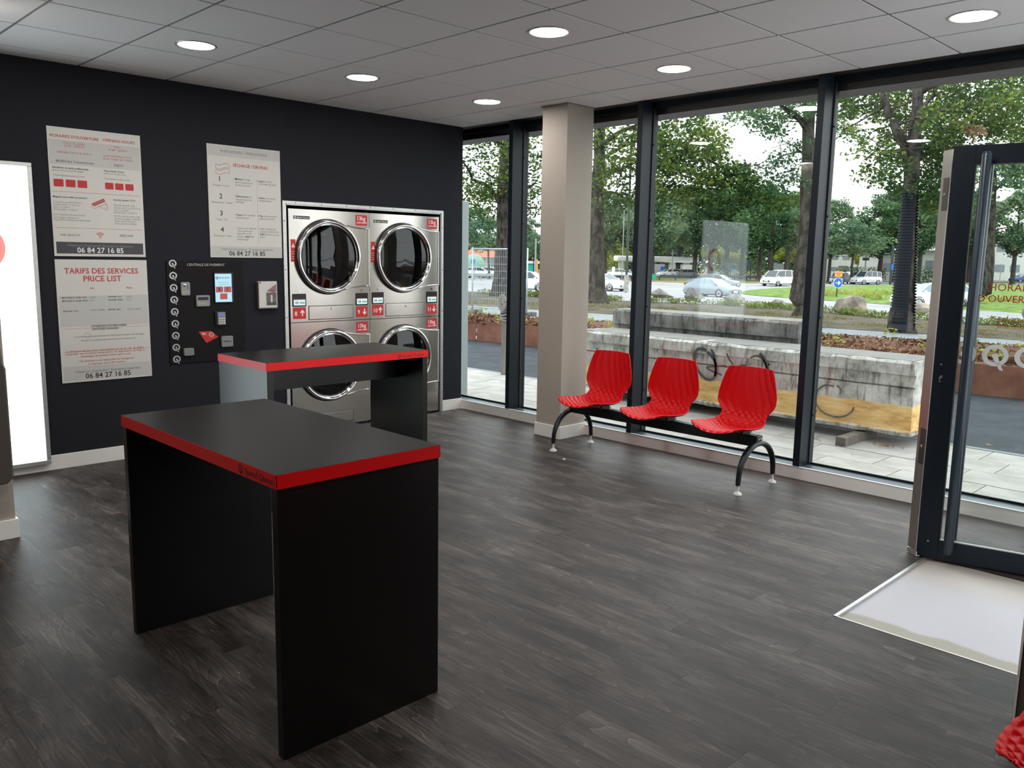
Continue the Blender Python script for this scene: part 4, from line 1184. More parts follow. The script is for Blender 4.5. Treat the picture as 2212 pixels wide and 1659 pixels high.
m_asphalt = two_tone('dark_asphalt', (.022, .028, .036), (.036, .043, .052), 2.5, .8, bump=(90, .4, .006))
m_road = two_tone('pale_road', (.27, .27, .28), (.33, .33, .34), .3, .85)
m_path = two_tone('pale_path', (.19, .215, .23), (.23, .26, .275), 1.2, .8)
m_dirt = two_tone('dry_dirt', (.055, .046, .028), (.13, .112, .082), 1.4, .95, lo=.38, hi=.62, c3=(.075, .085, .03))
m_grass = two_tone('bright_grass', (.085, .16, .022), (.16, .25, .045), 1.3, .9, c3=(.24, .30, .10))
m_verge = two_tone('dry_verge', (.14, .15, .06), (.24, .215, .12), .25, .95)
m_corten = two_tone('rusted_steel', (.145, .060, .038), (.215, .095, .062), 2.2, .75, c3=(.25, .13, .09))
m_mulch = two_tone('bark_mulch', (.075, .035, .022), (.20, .10, .06), 22, .95, lo=.4, hi=.6, bump=(30, 1, .05), c3=(.33, .20, .13))
m_bark = two_tone('tree_bark', (.022, .019, .015), (.085, .075, .062), 5, .95, (1, 1, .35), bump=(14, 1, .06))
m_barkdark = two_tone('far_bark', (.035, .032, .028), (.075, .068, .058), 3, .95)
m_tubeblack = mat('black_drainpipe', (.007, .010, .016, 1), .45, spec=.25)
m_stone = two_tone('boulder_stone', (.20, .175, .145), (.40, .34, .27), 1.2, .9, bump=(6, .8, .08))
m_stone_grey = two_tone('grey_boulder_stone', (.16, .15, .135), (.28, .265, .24), 1.5, .9, bump=(6, .8, .08))
m_wood = mat('weathered_wood', (.16, .14, .12, 1), .85, vary=(9, .3, (1, 1, .2)))

# --- paving in front of the shop: separate slabs in running bond
pv = structure('pavement', (0, 1.2, -.05))
MB().box(-9, .18, -.14, 9, 2.36, -.062).build('joint_bed', m_sandbed, pv)
sx, sy = .60, .42
pm = None
for r_ in range(5):
    y0 = .24 + sy * r_
    for c_ in range(-6, 13):
        x0 = c_ * sx + (r_ % 2) * sx / 2 - 1.2 + (r_ % 3) * .07
        if x0 > 6.4: continue
        if pm is None:
            pm = MB().box(-sx / 2 + .004, 1.2 - sy / 2 + .004, -.10, sx / 2 - .004, 1.2 + sy / 2 - .004, -.05).build('paver', m_paver, pv, bevel=.003, seg=1); o = pm
        else:
            o = bpy.data.objects.new('paver', pm.data); COL.objects.link(o); o.parent = pv
        o.location = (x0 + sx / 2, y0 + sy / 2 - 1.2, rnd.uniform(-.0015, .0015))
k_ = structure('kerb', (0, 2.38, -.05))
MB().box(-9, 2.345, -.14, 9, 2.42, -.048).build('kerb_edge', m_path, k_)

def strip(name, m, near, far, x0, x1, nx=30, ny=8, dz=0.0, jag=0.0):
    """a piece of ground between two lines y = near(x) and y = far(x), following the fall of the land"""
    mb = MB(); vs = []
    for i in range(nx + 1):
        x = x0 + (x1 - x0) * i / nx
        a, b_ = near(x), far(x)
        for j in range(ny + 1):
            y = a + (b_ - a) * j / ny
            if jag and j in (0, ny): y += rnd.uniform(-jag, jag)
            vs.append((x, y, gz(y) + dz))
    fs = [(i * (ny + 1) + j, (i + 1) * (ny + 1) + j, (i + 1) * (ny + 1) + j + 1, i * (ny + 1) + j + 1) for i in range(nx) for j in range(ny)]
    o = mb.add(vs, fs).build(name, m, None, loc=(0, 0, 0))
    return put(o, kind='structure')
cor = lambda x: 6.13 + .083 * x
mul = lambda x: 8.9 + .28 * x if x > -7 else 6.94
pth = lambda x: 19.65 + .195 * x
def road_near(x):
    return float(np.interp(x, [-140, -60, -36, -28, -24, -21, -17, -9, -3, 8, 60], [60, 34, 31, 29.8, 30, 31.5, 34.5, 31.5, 30, 29, 27]))
def road_far(x):
    return float(np.interp(x, [-200, -90, -60, -50, -45, -43, -30, 0, 60], [74, 75, 76.5, 80.5, 92, 128, 148, 160, 170]))
strip('asphalt_footway', m_asphalt, lambda x: 2.42, lambda x: cor(x) + .3, -30, 16, 20, 6)
strip('cycle_path', m_path, lambda x: mul(x) - .6, pth, -40, 25, 30, 8, -.004)
strip('dirt_verge', m_dirt, lambda x: pth(x) - .02, lambda x: road_near(x), -90, 45, 70, 14, .0)
strip('road', m_road, lambda x: road_near(x) - .2, lambda x: road_far(x) + 1, -160, 70, 230, 16, -.06)
strip('far_verge', m_verge, road_far, lambda x: road_far(x) + 34, -200, 90, 290, 5, .02)
strip('far_ground', m_verge, lambda x: road_far(x) + 33, lambda x: 480, -420, 260, 20, 6, -.1)
# tufts of grass along the road side of the dirt verge
def leaf_cloud(name, m, pts, size, parent=None, up=.3, loc=None, slim=.55, kind='stuff', seed=1):
    """pts: (cx, cy, cz, rx, ry, rz, count). Thousands of single leaves, each two triangles."""
    g = np.random.default_rng(seed)
    C = []; SZ = []
    for cx, cy, cz, rx, ry, rz, n in pts:
        n = int(n)
        d = g.normal(size=(n, 3)); d /= np.linalg.norm(d, axis=1)[:, None]
        r = g.random(n) ** .42
        C.append(np.array([cx, cy, cz]) + d * r[:, None] * np.array([rx, ry, rz]))
        SZ.append(size * g.uniform(.6, 1.4, n))
    C = np.concatenate(C); SZ = np.concatenate(SZ); n = len(C)
    a = g.normal(size=(n, 3)); a[:, 2] = a[:, 2] * .5 - .25 * up; a /= np.linalg.norm(a, axis=1)[:, None]
    t = g.normal(size=(n, 3)); t[:, 2] += up * 2
    b = np.cross(a, t); b /= np.linalg.norm(b, axis=1)[:, None]
    nn = np.cross(a, b)
    V = np.empty((n, 4, 3))
    V[:, 0] = C - a * SZ[:, None] * .5
    V[:, 1] = C + b * SZ[:, None] * slim * .5 + nn * SZ[:, None] * .08
    V[:, 2] = C + a * SZ[:, None] * .5
    V[:, 3] = C - b * SZ[:, None] * slim * .5 + nn * SZ[:, None] * .08
    off = np.array(root_of(parent).location if parent is not None else (loc or (0, 0, 0)))
    V = V.reshape(-1, 3) - off
    base = np.arange(n)[:, None] * 4
    F = np.concatenate([base + np.array([0, 1, 2]), base + np.array([0, 2, 3])], axis=1).reshape(-1, 3)
    me = bpy.data.meshes.new(name)
    me.vertices.add(len(V)); me.vertices.foreach_set('co', V.astype(np.float32).ravel())
    me.loops.add(F.size); me.loops.foreach_set('vertex_index', F.astype(np.int32).ravel())
    me.polygons.add(len(F)); me.polygons.foreach_set('loop_start', np.arange(0, F.size, 3, dtype=np.int32))
    me.update(calc_edges=True)
    me.materials.append(m)
    o = bpy.data.objects.new(name, me); COL.objects.link(o)
    if parent is not None: o.parent = parent
    elif loc: o.location = loc
    if kind: o['kind'] = kind
    return o

def leaf_mat(name, dark, mid, light, patch=.35):
    m = bpy.data.materials.new(name)
    m.use_nodes = True
    nt = m.node_tree; N = nt.nodes; L = nt.links
    N.clear()
    o = N.new('ShaderNodeOutputMaterial'); mx = N.new('ShaderNodeMixShader'); df = N.new('ShaderNodeBsdfDiffuse'); tl = N.new('ShaderNodeBsdfTranslucent')
    geo = N.new('ShaderNodeNewGeometry'); tc = N.new('ShaderNodeTexCoord'); nz = N.new('ShaderNodeTexNoise'); nz.inputs['Scale'].default_value = patch; nz.inputs['Detail'].default_value = 2
    ad = N.new('ShaderNodeMath'); ad.operation = 'MULTIPLY_ADD'; ad.inputs[1].default_value = .45
    r = N.new('ShaderNodeValToRGB'); e = r.color_ramp.elements
    e[0].position = .40; e[0].color = (*dark, 1); e[1].position = .95; e[1].color = (*light, 1); q = e.new(.68); q.color = (*mid, 1)
    L.new(tc.outputs['Object'], nz.inputs['Vector'])
    L.new(geo.outputs['Random Per Island'], ad.inputs[0]); L.new(nz.outputs['Fac'], ad.inputs[2]); L.new(ad.outputs[0], r.inputs[0])
    L.new(r.outputs[0], df.inputs[0])
    hs = N.new('ShaderNodeHueSaturation'); hs.inputs['Saturation'].default_value = 1.1; hs.inputs['Value'].default_value = 1.1
    L.new(r.outputs[0], hs.inputs['Color']); L.new(hs.outputs[0], tl.inputs[0])
    mx.inputs[0].default_value = .33
    L.new(df.outputs[0], mx.inputs[1]); L.new(tl.outputs[0], mx.inputs[2]); L.new(mx.outputs[0], o.inputs[0])
    return m
m_leaf_oak = leaf_mat('oak_leaf', (.026, .058, .030), (.060, .110, .040), (.20, .25, .055), .35)
m_leaf_dark = leaf_mat('dark_leaf', (.030, .078, .046), (.075, .150, .080), (.19, .28, .12), .25)
m_leaf_blue = leaf_mat('blue_green_leaf', (.055, .115, .080), (.125, .205, .130), (.27, .36, .17), .2)
m_leaf_yellow = leaf_mat('yellow_green_leaf', (.16, .21, .05), (.30, .34, .08), (.46, .46, .14), .2)
m_leaf_grass = leaf_mat('grass_blade', (.08, .12, .03), (.15, .20, .045), (.28, .30, .12), .8)
m_leaf_dead = leaf_mat('dead_leaf', (.22, .13, .07), (.34, .22, .13), (.46, .34, .22), .8)
m_chips = leaf_mat('mulch_chip', (.035, .016, .011), (.12, .055, .032), (.34, .23, .155), 3.0)

# --- rusted steel planter full of bark mulch
pl = thing('steel_planter', 'long low rusted steel planter filled with bark mulch beyond the asphalt', 'planter', (0, cor(0), gz(6)))
mb = MB()
X0, X1 = -26, 14
nseg = 32
for i in range(nseg):
    a, b_ = X0 + (X1 - X0) * i / nseg, X0 + (X1 - X0) * (i + 1) / nseg
    g_ = .012
    za = gz(6) - .1; zb = gz(6) + .395
    mb.add([(a + g_, cor(a), za), (b_ - g_, cor(b_), za), (b_ - g_, cor(b_), zb), (a + g_, cor(a), zb), (a + g_, cor(a) + .012, za), (b_ - g_, cor(b_) + .012, za), (b_ - g_, cor(b_) + .012, zb), (a + g_, cor(a) + .012, zb)],
           [(0, 1, 2, 3), (7, 6, 5, 4), (3, 2, 6, 7), (0, 3, 7, 4), (1, 5, 6, 2)])
mb.build('steel_edging', m_corten, pl)
mb = MB(); vs = []
NX_, NY_ = 120, 14
for i in range(NX_ + 1):
    x = X0 + (X1 - X0) * i / NX_
    for j in range(NY_ + 1):
        y = cor(x) + .012 + (mul(x) - cor(x) + .1) * j / NY_
        z = gz(6) + .345 + .07 * noise.noise((x * .9, y * .9, 0)) + .03 * noise.noise((x * 4, y * 4, 3)) + .05 * math.sin(PI * j / NY_) - (.25 if j == NY_ else 0)
        vs.append((x, y, z))
mb.add(vs, [(i * (NY_ + 1) + j, (i + 1) * (NY_ + 1) + j, (i + 1) * (NY_ + 1) + j + 1, i * (NY_ + 1) + j + 1) for i in range(NX_) for j in range(NY_)])
mb.build('mulch_bed', m_mulch, pl, smooth=True)
pts = []
for i in range(70):
    x = X0 + (X1 - X0) * i / 70
    if x < -10 or x > 7: continue
    for q_ in (.25, .6, .9):
        pts.append((x, cor(x) + (mul(x) - cor(x)) * q_, gz(6) + .38, .55, .5, .06, 420))
leaf_cloud('bark_chips', m_chips, pts, .085, pl, up=.9, slim=.4, seed=3)
pts = []
for i in range(34):
    x = rnd.uniform(-9, 5); y = cor(x) + rnd.uniform(.15, 1) * (mul(x) - cor(x))
    pts.append((x, y, gz(6) + .48, .22, .22, .16, 26))
leaf_cloud('creeping_weeds', m_leaf_yellow, pts, .07, pl, up=.6, seed=4)
mb = MB()
for i in range(16):
    x = rnd.uniform(-3.2, 3.2); y = cor(x) + rnd.uniform(.9, 2.6); h_ = rnd.uniform(.08, .28); dx = rnd.uniform(-.4, .4)
    mb.tube([(x, y, gz(6) + .3), (x + dx * .4, y, gz(6) + .38 + h_), (x + dx, y, gz(6) + .36 + h_ * .8)], .0035, 5)
put(mb.build('dry_twigs', m_barkdark, pl), kind='stuff')

# --- the two concrete wall blocks
def concrete_mat(name, paint):
    m = bpy.data.materials.new(name)
    m.use_nodes = True
    nt = m.node_tree; N = nt.nodes; L = nt.links
    b = N['Principled BSDF']; b.inputs['Roughness'].default_value = .9; b.inputs['Specular IOR Level'].default_value = .2
    tc = N.new('ShaderNodeTexCoord')
    def nz(scale, st, det=8):
        mp = N.new('ShaderNodeMapping'); mp.inputs['Scale'].default_value = st
        n_ = N.new('ShaderNodeTexNoise'); n_.inputs['Scale'].default_value = scale; n_.inputs['Detail'].default_value = det; n_.inputs['Roughness'].default_value = .68
        L.new(tc.outputs['Object'], mp.inputs[0]); L.new(mp.outputs[0], n_.inputs['Vector']); return n_
    def ramp(src, P):
        r = N.new('ShaderNodeValToRGB'); e = r.color_ramp.elements
        while len(e) < len(P): e.new(.5)
        for i, (p_, c_) in enumerate(P): e[i].position = p_; e[i].color = (*c_, 1)
        L.new(src, r.inputs[0]); return r
    base = ramp(nz(4, (1, 1, 1)).outputs['Fac'], [(.33, (.22, .215, .195)), (.44, (.50, .485, .45)), (.56, (.70, .685, .645)), (.72, (.82, .81, .77))] if paint else [(.35, (.12, .115, .105)), (.5, (.21, .205, .19)), (.64, (.30, .295, .275)), (.75, (.36, .35, .33))])
    streak = ramp(nz(6, (3.0, 1, .55)).outputs['Fac'], [(.36, (.35, .34, .33)), (.50, (.95, .95, .95)), (1, (1, 1, 1))])
    mx = N.new('ShaderNodeMix'); mx.data_type = 'RGBA'; mx.blend_type = 'MULTIPLY'; mx.inputs['Factor'].default_value = 1
    L.new(base.outputs[0], mx.inputs['A']); L.new(streak.outputs[0], mx.inputs['B'])
    cur = mx.outputs['Result']
    if paint:
        sp = N.new('ShaderNodeSeparateXYZ'); L.new(tc.outputs['Object'], sp.inputs[0])
        w_ = nz(2.5, (.6, 1, 1), 4)
        a = N.new('ShaderNodeMath'); a.operation = 'MULTIPLY_ADD'; a.inputs[1].default_value = .10
        L.new(w_.outputs['Fac'], a.inputs[0]); L.new(sp.outputs['Z'], a.inputs[2])
        band = ramp(a.outputs[0], [(.0, (0, 0, 0)), (.085, (0, 0, 0)), (.100, (1, 1, 1)), (.315, (1, 1, 1)), (.328, (0, 0, 0)), (1, (0, 0, 0))])
        wear = ramp(nz(9, (.5, 1, 1.6)).outputs['Fac'], [(.28, (.5, .5, .5)), (.40, (.98, .98, .98)), (1, (1, 1, 1))])
        f = N.new('ShaderNodeMix'); f.data_type = 'RGBA'; f.blend_type = 'MULTIPLY'; f.inputs['Factor'].default_value = 1
        L.new(band.outputs[0], f.inputs['A']); L.new(wear.outputs[0], f.inputs['B'])
        yel = ramp(nz(6, (.5, 1, 2.2)).outputs['Fac'], [(.32, (.48, .27, .10)), (.45, (.78, .48, .18)), (.58, (.90, .64, .30)), (.75, (.92, .80, .56))])
        m2 = N.new('ShaderNodeMix'); m2.data_type = 'RGBA'
        L.new(f.outputs['Result'], m2.inputs['Factor']); L.new(cur, m2.inputs['A']); L.new(yel.outputs[0], m2.inputs['B'])
        pinkb = ramp(a.outputs[0], [(.0, (0, 0, 0)), (.318, (0, 0, 0)), (.33, (.55, .55, .55)), (.50, (.55, .55, .55)), (.52, (0, 0, 0))])
        px_ = N.new('ShaderNodeMapRange'); px_.inputs[1].default_value = 0.75; px_.inputs[2].default_value = .45; L.new(sp.outputs['X'], px_.inputs[0])
        f2 = N.new('ShaderNodeMath'); f2.operation = 'MULTIPLY'; L.new(pinkb.outputs[0], f2.inputs[0]); L.new(px_.outputs[0], f2.inputs[1])
        m3 = N.new('ShaderNodeMix'); m3.data_type = 'RGBA'; L.new(f2.outputs[0], m3.inputs['Factor']); L.new(m2.outputs['Result'], m3.inputs['A']); m3.inputs['B'].default_value = (.58, .44, .42, 1)
        cur = m3.outputs['Result']
    L.new(cur, b.inputs['Base Color'])
    bp = N.new('ShaderNodeBump'); bp.inputs['Strength'].default_value = .5; bp.inputs['Distance'].default_value = .01
    L.new(nz(20, (1, 1, 1)).outputs['Fac'], bp.inputs['Height']); L.new(bp.outputs[0], b.inputs['Normal'])
    return m
m_conc = concrete_mat('stained_concrete', True)
m_conc2 = concrete_mat('grey_concrete', False)
m_conctop = mat('dry_concrete_top', (.19, .186, .17, 1), .9, vary=(6, .15), bump=(20, .5, .01))

def conc_block(name, label, x0, x1, yf, dep, z0, z1, m, tilt=0, group=None):
    t = thing(name, label, 'concrete block', ((x0 + x1) / 2, yf + dep / 2, z0), group)
    H = z1 - z0
    f = [(0, 0), (-.012, .03), (-.0, .05), (.0, H * .635), (.022, H * .64), (.022, H * .655), (.0, H * .660), (.004, H * .815), (-.022, H * .822), (-.022, H - .02), (.0, H)]
    poly = [(yf + a, z0 + b_) for a, b_ in f] + [(yf + dep - .01, z1), (yf + dep, z1 - .03), (yf + dep, z0 + .02), (yf + dep - .02, z0)]
    n = 46
    vs = []
    for i in range(n + 1):
        x = x0 + (x1 - x0) * i / n
        for k, (a, b_) in enumerate(poly):
            e = .010 if i in (0, n) else .0
            j_ = .005 * noise.noise((x * 6, k * 2.1, 5)) * (2.6 if (i in (0, n) or k in (0, 1, 9, 10)) else .6)
            xx = x + (.03 * noise.noise((k * 1.7, b_ * 4, 1)) if i in (0, n) else 0)
            vs.append((xx, a + j_ + e, b_ + j_ - (tilt * (x1 - x) if k else tilt * (x1 - x))))
    P_ = len(poly)
    fs = [(i * P_ + k, (i + 1) * P_ + k, (i + 1) * P_ + (k + 1) % P_, i * P_ + (k + 1) % P_) for i in range(n) for k in range(P_)]
    fs += [tuple(range(P_)), tuple(range(n * P_, (n + 1) * P_))]
    o = MB().add(vs, fs).build('block_body', m, t)
    MB().box(x0 + .02, yf + .03, z1 - .004, x1 - .02, yf + dep - .03, z1 + .004).build('block_top', m_conctop, t)
    mb = MB()
    for x, z in ((x0 + .28, H * .70), (x0 + .9, H * .53), (x1 - 1.6, H * .70), (x1 - .62, H * .86), (x1 - 1.35, H * .76)):
        mb.lathe([(.011, 0), (0, .001)], (x, yf - .008 + (.01 if z < H * .6 else 0), z0 + z), (0, -1, 0), 10)
    mb.build_each('lifting_hole', m_black, t)
    return t
cb = conc_block('concrete_barrier_block', 'long pale concrete block with yellow painted foot and graffiti, just outside the window', -.06, 3.72, 1.89, .62, .05, .705, m_conc)
cb2 = conc_block('concrete_barrier_block', 'plain darker grey concrete block behind the painted one', -.10, 2.31, 2.56, .50, -.02, .925, m_conc2)
for sup in ((3.02, 1.74), (.55, 2.0), (1.8, 2.05)):
    pass
sp_ = thing('wooden_support', 'old wooden bearer under the right end of the painted concrete block', 'wood plank', (3.28, 1.8, -.05))
MB().box(3.24, 1.52, -.05, 3.33, 2.2, .03).build('bearer', m_wood, sp_, bevel=.004)
sp_ = thing('wooden_support', 'old wooden bearer under the left end of the painted concrete block', 'wood plank', (.5, 2.15, -.05))
MB().obox((.5, 2.15, .0), (0, 1, 0), XV, ZV, .28, .045, .05).build('bearer', m_wood, sp_, bevel=.004)
sp_ = thing('wooden_support', 'old wooden bearer under the plain grey concrete block', 'wood plank', (.9, 2.8, -.08))
MB().box(.2, 2.58, -.08, .3, 3.08, -.02).box(1.8, 2.58, -.08, 1.9, 3.08, -.02).build_each('bearer', m_wood, sp_, bevel=.004)
m_spray = mat('grey_spray_paint', (.085, .08, .08, 1), .8, vary=(20, .4))
m_spray2 = mat('faded_spray_paint', (.17, .15, .12, 1), .8, vary=(20, .4))
def graf(pts, w_, m, name='graffiti_stroke', closed=False):
    mb = MB()
    # smooth the stroke
    Q = []
    P_ = pts + ([pts[0], pts[1]] if closed else [])
    for i in range(len(P_) - 1):
        p0 = P_[max(i - 1, 0)]; p1_ = P_[i]; p2_ = P_[i + 1]; p3_ = P_[min(i + 2, len(P_) - 1)]
        for k in range(6):
            t_ = k / 6
            Q.append(tuple(.5 * ((2 * p1_[c]) + (-p0[c] + p2_[c]) * t_ + (2 * p0[c] - 5 * p1_[c] + 4 * p2_[c] - p3_[c]) * t_ ** 2 + (-p0[c] + 3 * p1_[c] - 3 * p2_[c] + p3_[c]) * t_ ** 3) for c in (0, 1)))
    ribbon(mb, Q, (0, 1.862, 0), XV, ZV, w_ * 1.35)
    mb.build(name, m, cb)
graf([(1.684, 0.622), (1.591, 0.633), (1.542, 0.577), (1.547, 0.497), (1.596, 0.404), (1.683, 0.333), (1.766, 0.335), (1.804, 0.395), (1.802, 0.475), (1.762, 0.55), (1.685, 0.619)], 0.022, m_spray)
graf([(1.734, 0.646), (1.769, 0.582), (1.794, 0.49), (1.795, 0.354)], 0.022, m_spray)
graf([(1.918, 0.49), (1.803, 0.471), (1.695, 0.45), (1.77, 0.415), (1.888, 0.389)], 0.013, m_spray)
graf([(1.915, 0.615), (1.948, 0.56), (2.005, 0.503)], 0.013, m_spray)
graf([(2.005, 0.503), (1.981, 0.462), (2.065, 0.502), (2.116, 0.515), (2.128, 0.462)], 0.013, m_spray)
graf([(2.179, 0.591), (2.228, 0.618), (2.295, 0.61), (2.348, 0.547), (2.37, 0.473)], 0.013, m_spray)
graf([(2.276, 0.646), (2.319, 0.612), (2.376, 0.504), (2.413, 0.372), (2.442, 0.254)], 0.022, m_spray)
graf([(2.4, 0.393), (2.381, 0.307), (2.424, 0.282), (2.446, 0.315)], 0.013, m_spray2)
graf([(3.038, 0.418), (2.95, 0.414), (2.887, 0.356), (2.872, 0.266), (2.923, 0.185), (3.015, 0.143), (3.131, 0.146), (3.213, 0.198), (3.236, 0.258)], 0.013, m_spray2)
graf([(3.066, 0.428), (3.104, 0.397), (3.102, 0.34)], 0.013, m_spray2)
graf([(2.829, 0.231), (2.862, 0.191), (2.895, 0.155)], 0.013, m_spray2)

# fallen debris on the paving
mb = MB()
for i in range(40):
    x, y = rnd.uniform(-1, 5.5), rnd.uniform(.4, 1.7)
    a = rnd.uniform(0, 6); s_ = rnd.uniform(.008, .03)
    mb.add([(x, y, -.046), (x + s_ * math.cos(a), y + s_ * math.sin(a), -.044), (x + s_ * 1.2 * math.cos(a + .8), y + s_ * 1.2 * math.sin(a + .8), -.046)], [(0, 1, 2)])
for cx_, cy_, n_ in ((2.95, 1.62, 40), (3.55, 1.83, 60), (4.0, 5, 20)):
    for i in range(n_):
        x, y = rnd.gauss(cx_, .07), rnd.gauss(cy_, .03)
        a = rnd.uniform(0, 6); s_ = rnd.uniform(.01, .04)
        mb.add([(x, y, -.044), (x + s_ * math.cos(a), y + s_ * math.sin(a), -.038), (x + s_ * math.cos(a + .5), y + s_ * math.sin(a + .5), -.044)], [(0, 1, 2)])
for i in range(26):
    x, y = rnd.uniform(-4, 6.5), rnd.uniform(2.6, 5.9)
    a = rnd.uniform(0, 6); s_ = rnd.uniform(.02, .06)
    z = gz(y) + .004
    mb.add([(x, y, z), (x + s_ * math.cos(a), y + s_ * math.sin(a), z + .01), (x + s_ * math.cos(a + .7), y + s_ * math.sin(a + .7), z)], [(0, 1, 2)])
put(mb.build('fallen_leaves', m_leaf_dead, None, loc=(2, 2, -.05)), 'scattered dead leaves and bark bits on the paving', 'leaves', kind='stuff')

# --- wooden post with a coil of rope, and the builders' fence behind it
ps = thing('wooden_post', 'grey wooden post with rope coiled round its head, outside the left window', 'post', (-1.74, 2.33, -.05))
MB().box(-1.79, 2.28, -.05, -1.69, 2.38, .72).build('post_shaft', m_wood, ps, bevel=.006)
mb = MB()
for k in range(7):
    mb.tube([(-1.74 + (.078 + .006 * (k % 2)) * math.cos(a), 2.33 + (.078 + .006 * (k % 3)) * math.sin(a), .70 + .035 * k + .012 * math.sin(a * 2 + k)) for a in [2 * PI * i / 14 for i in range(15)]], .013, 6)
for k in range(3):
    mb.tube([(-1.80 + .012 * k, 2.26 + .02 * math.cos(a), .93 + (.10 - .02 * k) * math.sin(a)) if False else (-1.72 + (.07 - .015 * k) * math.cos(a), 2.22, .93 + (.11 - .02 * k) * math.sin(a)) for a in [2 * PI * i / 14 for i in range(15)]], .011, 6)
mb.build_each('rope_turn', mat('pale_rope', (.22, .21, .20, 1), .9), ps, smooth=True)
MB().box(-1.77, 2.30, .70, -1.71, 2.36, .95).build('post_head', m_wood, ps)

fp0 = Vector((-14.0, 12.7, gz(12.7))); fp1 = Vector((-12.2, 13.4, gz(13.4)))
fe = thing('site_fence', 'temporary galvanised mesh fence panel seen through the leftmost window', 'fence', tuple(fp0))
fu = (fp1 - fp0); fu.z = 0
mb = MB()
m_galv = mat('galvanised_steel', (.42, .47, .48, 1), .45, .5)
for a in (0, 1): mb.tube([fp0 + fu * a + ZV * .0, fp0 + fu * a + ZV * 2.12], .024, 8)
for z in (.18, 2.08): mb.tube([fp0 + ZV * z, fp0 + fu + ZV * z], .02, 8)
mb.build_each('fence_tube', m_galv, fe, smooth=True)
mb = MB()
for k in range(1, 30):
    p_ = fp0 + fu * (k / 30); mb.box(p_.x - .003, p_.y - .003, p_.z + .18, p_.x + .003, p_.y + .003, p_.z + 2.08)
for k in range(9):
    z = .25 + k * .225; mb.tube([fp0 + ZV * z, fp0 + fu + ZV * z], .0035, 4)
put(mb.build('fence_mesh', m_galv, fe), kind='stuff')
MB().box(fp0.x - .12, fp0.y - .35, fp0.z - .02, fp0.x + .12, fp0.y + .35, fp0.z + .12).build('fence_foot', m_conc2, fe)
MB().box(fp1.x - .12, fp1.y - .35, fp1.z - .02, fp1.x + .12, fp1.y + .35, fp1.z + .12).build('fence_foot', m_conc2, fe)

# ------------------------------------------------------------------ near trees
def trunk(mb, base, pts, r0, flare=1.6, n=14):
    """pts: (dx, dy, z above base, radius)"""
    P_ = [base + Vector((0, 0, -.2))] + [base + Vector((0, 0, .06)), base + Vector((0, 0, .22)), base + Vector((0, 0, .55))]
    R_ = [r0 * flare * 1.15, r0 * flare, r0 * (1 + (flare - 1) * .45), r0]
    for dx, dy, z, r in pts:
        P_.append(base + Vector((dx, dy, z))); R_.append(r)
    # densify with wobble
    Q, RR = [], []
    for i in range(len(P_) - 1):
        for k in range(4):
            t_ = k / 4
            p_ = P_[i].lerp(P_[i + 1], t_)
            w_ = (R_[i] * (1 - t_) + R_[i + 1] * t_)
            Q.append(p_ + Vector((noise.noise(p_ * .9) * .06, noise.noise(p_ * .9 + Vector((9, 0, 0))) * .06, 0))); RR.append(w_ * (1 + .10 * noise.noise(p_ * 2.3)))
    Q.append(P_[-1]); RR.append(R_[-1])
    mb.tube(Q, RR, n)
def branch(mb, a, b_, r0, r1, sag=.0, n=7):
    a = Vector(a); b_ = Vector(b_); Q, RR = [], []
    for k in range(9):
        t_ = k / 8
        p_ = a.lerp(b_, t_) + Vector((0, 0, sag * math.sin(PI * t_)))
        p_ += Vector((noise.noise(p_ * 1.1), noise.noise(p_ * 1.1 + Vector((5, 5, 5))), noise.noise(p_ * 1.1 + Vector((9, 1, 5))))) * .18 * t_
        Q.append(p_); RR.append(r0 * (1 - t_) + r1 * t_)
    mb.tube(Q, RR, n)
    return Q

def near_tree(label, base, tr, r0, branches, blobs, lsize, m, seed, flare=1.6):
    t = thing('street_tree', label, 'tree', tuple(base), 'large near trees')
    mb = MB(); trunk(mb, Vector(base), tr, r0, flare); mb.build('trunk', m_bark, t, smooth=True)
    for a, b_, ra, rb, sg in branches:
        mb = MB(); Q = branch(mb, a, b_, ra, rb, sg)
        for k in (3, 5, 6):                     # side twigs
            d_ = Vector((rnd.uniform(-1, 1), rnd.uniform(-1, 1), rnd.uniform(-.5, .6))).normalized() * rnd.uniform(.7, 1.6)
            branch(mb, Q[k], Q[k] + d_, ra * .35, .01, 0, 5)
        mb.build('branch', m_bark, t, smooth=True)
    pts = []
    for px, py, dep, rw, rh, n in blobs:        # clumps of leaves: widths and heights in metres
        c = at(px, py, dep)
        pts.append((c.x, c.y, c.z, rw, rw, rh, n))
    leaf_cloud('foliage', m, pts, lsize, t, up=.4, seed=seed)
    return t
def blobs(region, dep, step, rw, rh, n, jit=.5, keep=1.0, dj=2.0):
    """fill a polygon of the view at the given distance with clumps"""
    out = []
    xs = [p_[0] for p_ in region]; ys_ = [p_[1] for p_ in region]
    y = min(ys_)
    while y <= max(ys_):
        x = min(xs)
        while x <= max(xs):
            px, py = x + rnd.uniform(-jit, jit) * step, y + rnd.uniform(-jit, jit) * step
            ins = False; j = len(region) - 1
            for i in range(len(region)):
                xi, yi = region[i]; xj, yj = region[j]
                if (yi > py) != (yj > py) and px < (xj - xi) * (py - yi) / (yj - yi + 1e-9) + xi: ins = not ins
                j = i
            if ins and rnd.random() < keep:
                out.append((px, py, dep + rnd.uniform(-dj, dj), rw * rnd.uniform(.6, 1.3), rh * rnd.uniform(.6, 1.3), n))
            x += step
        y += step
    return out
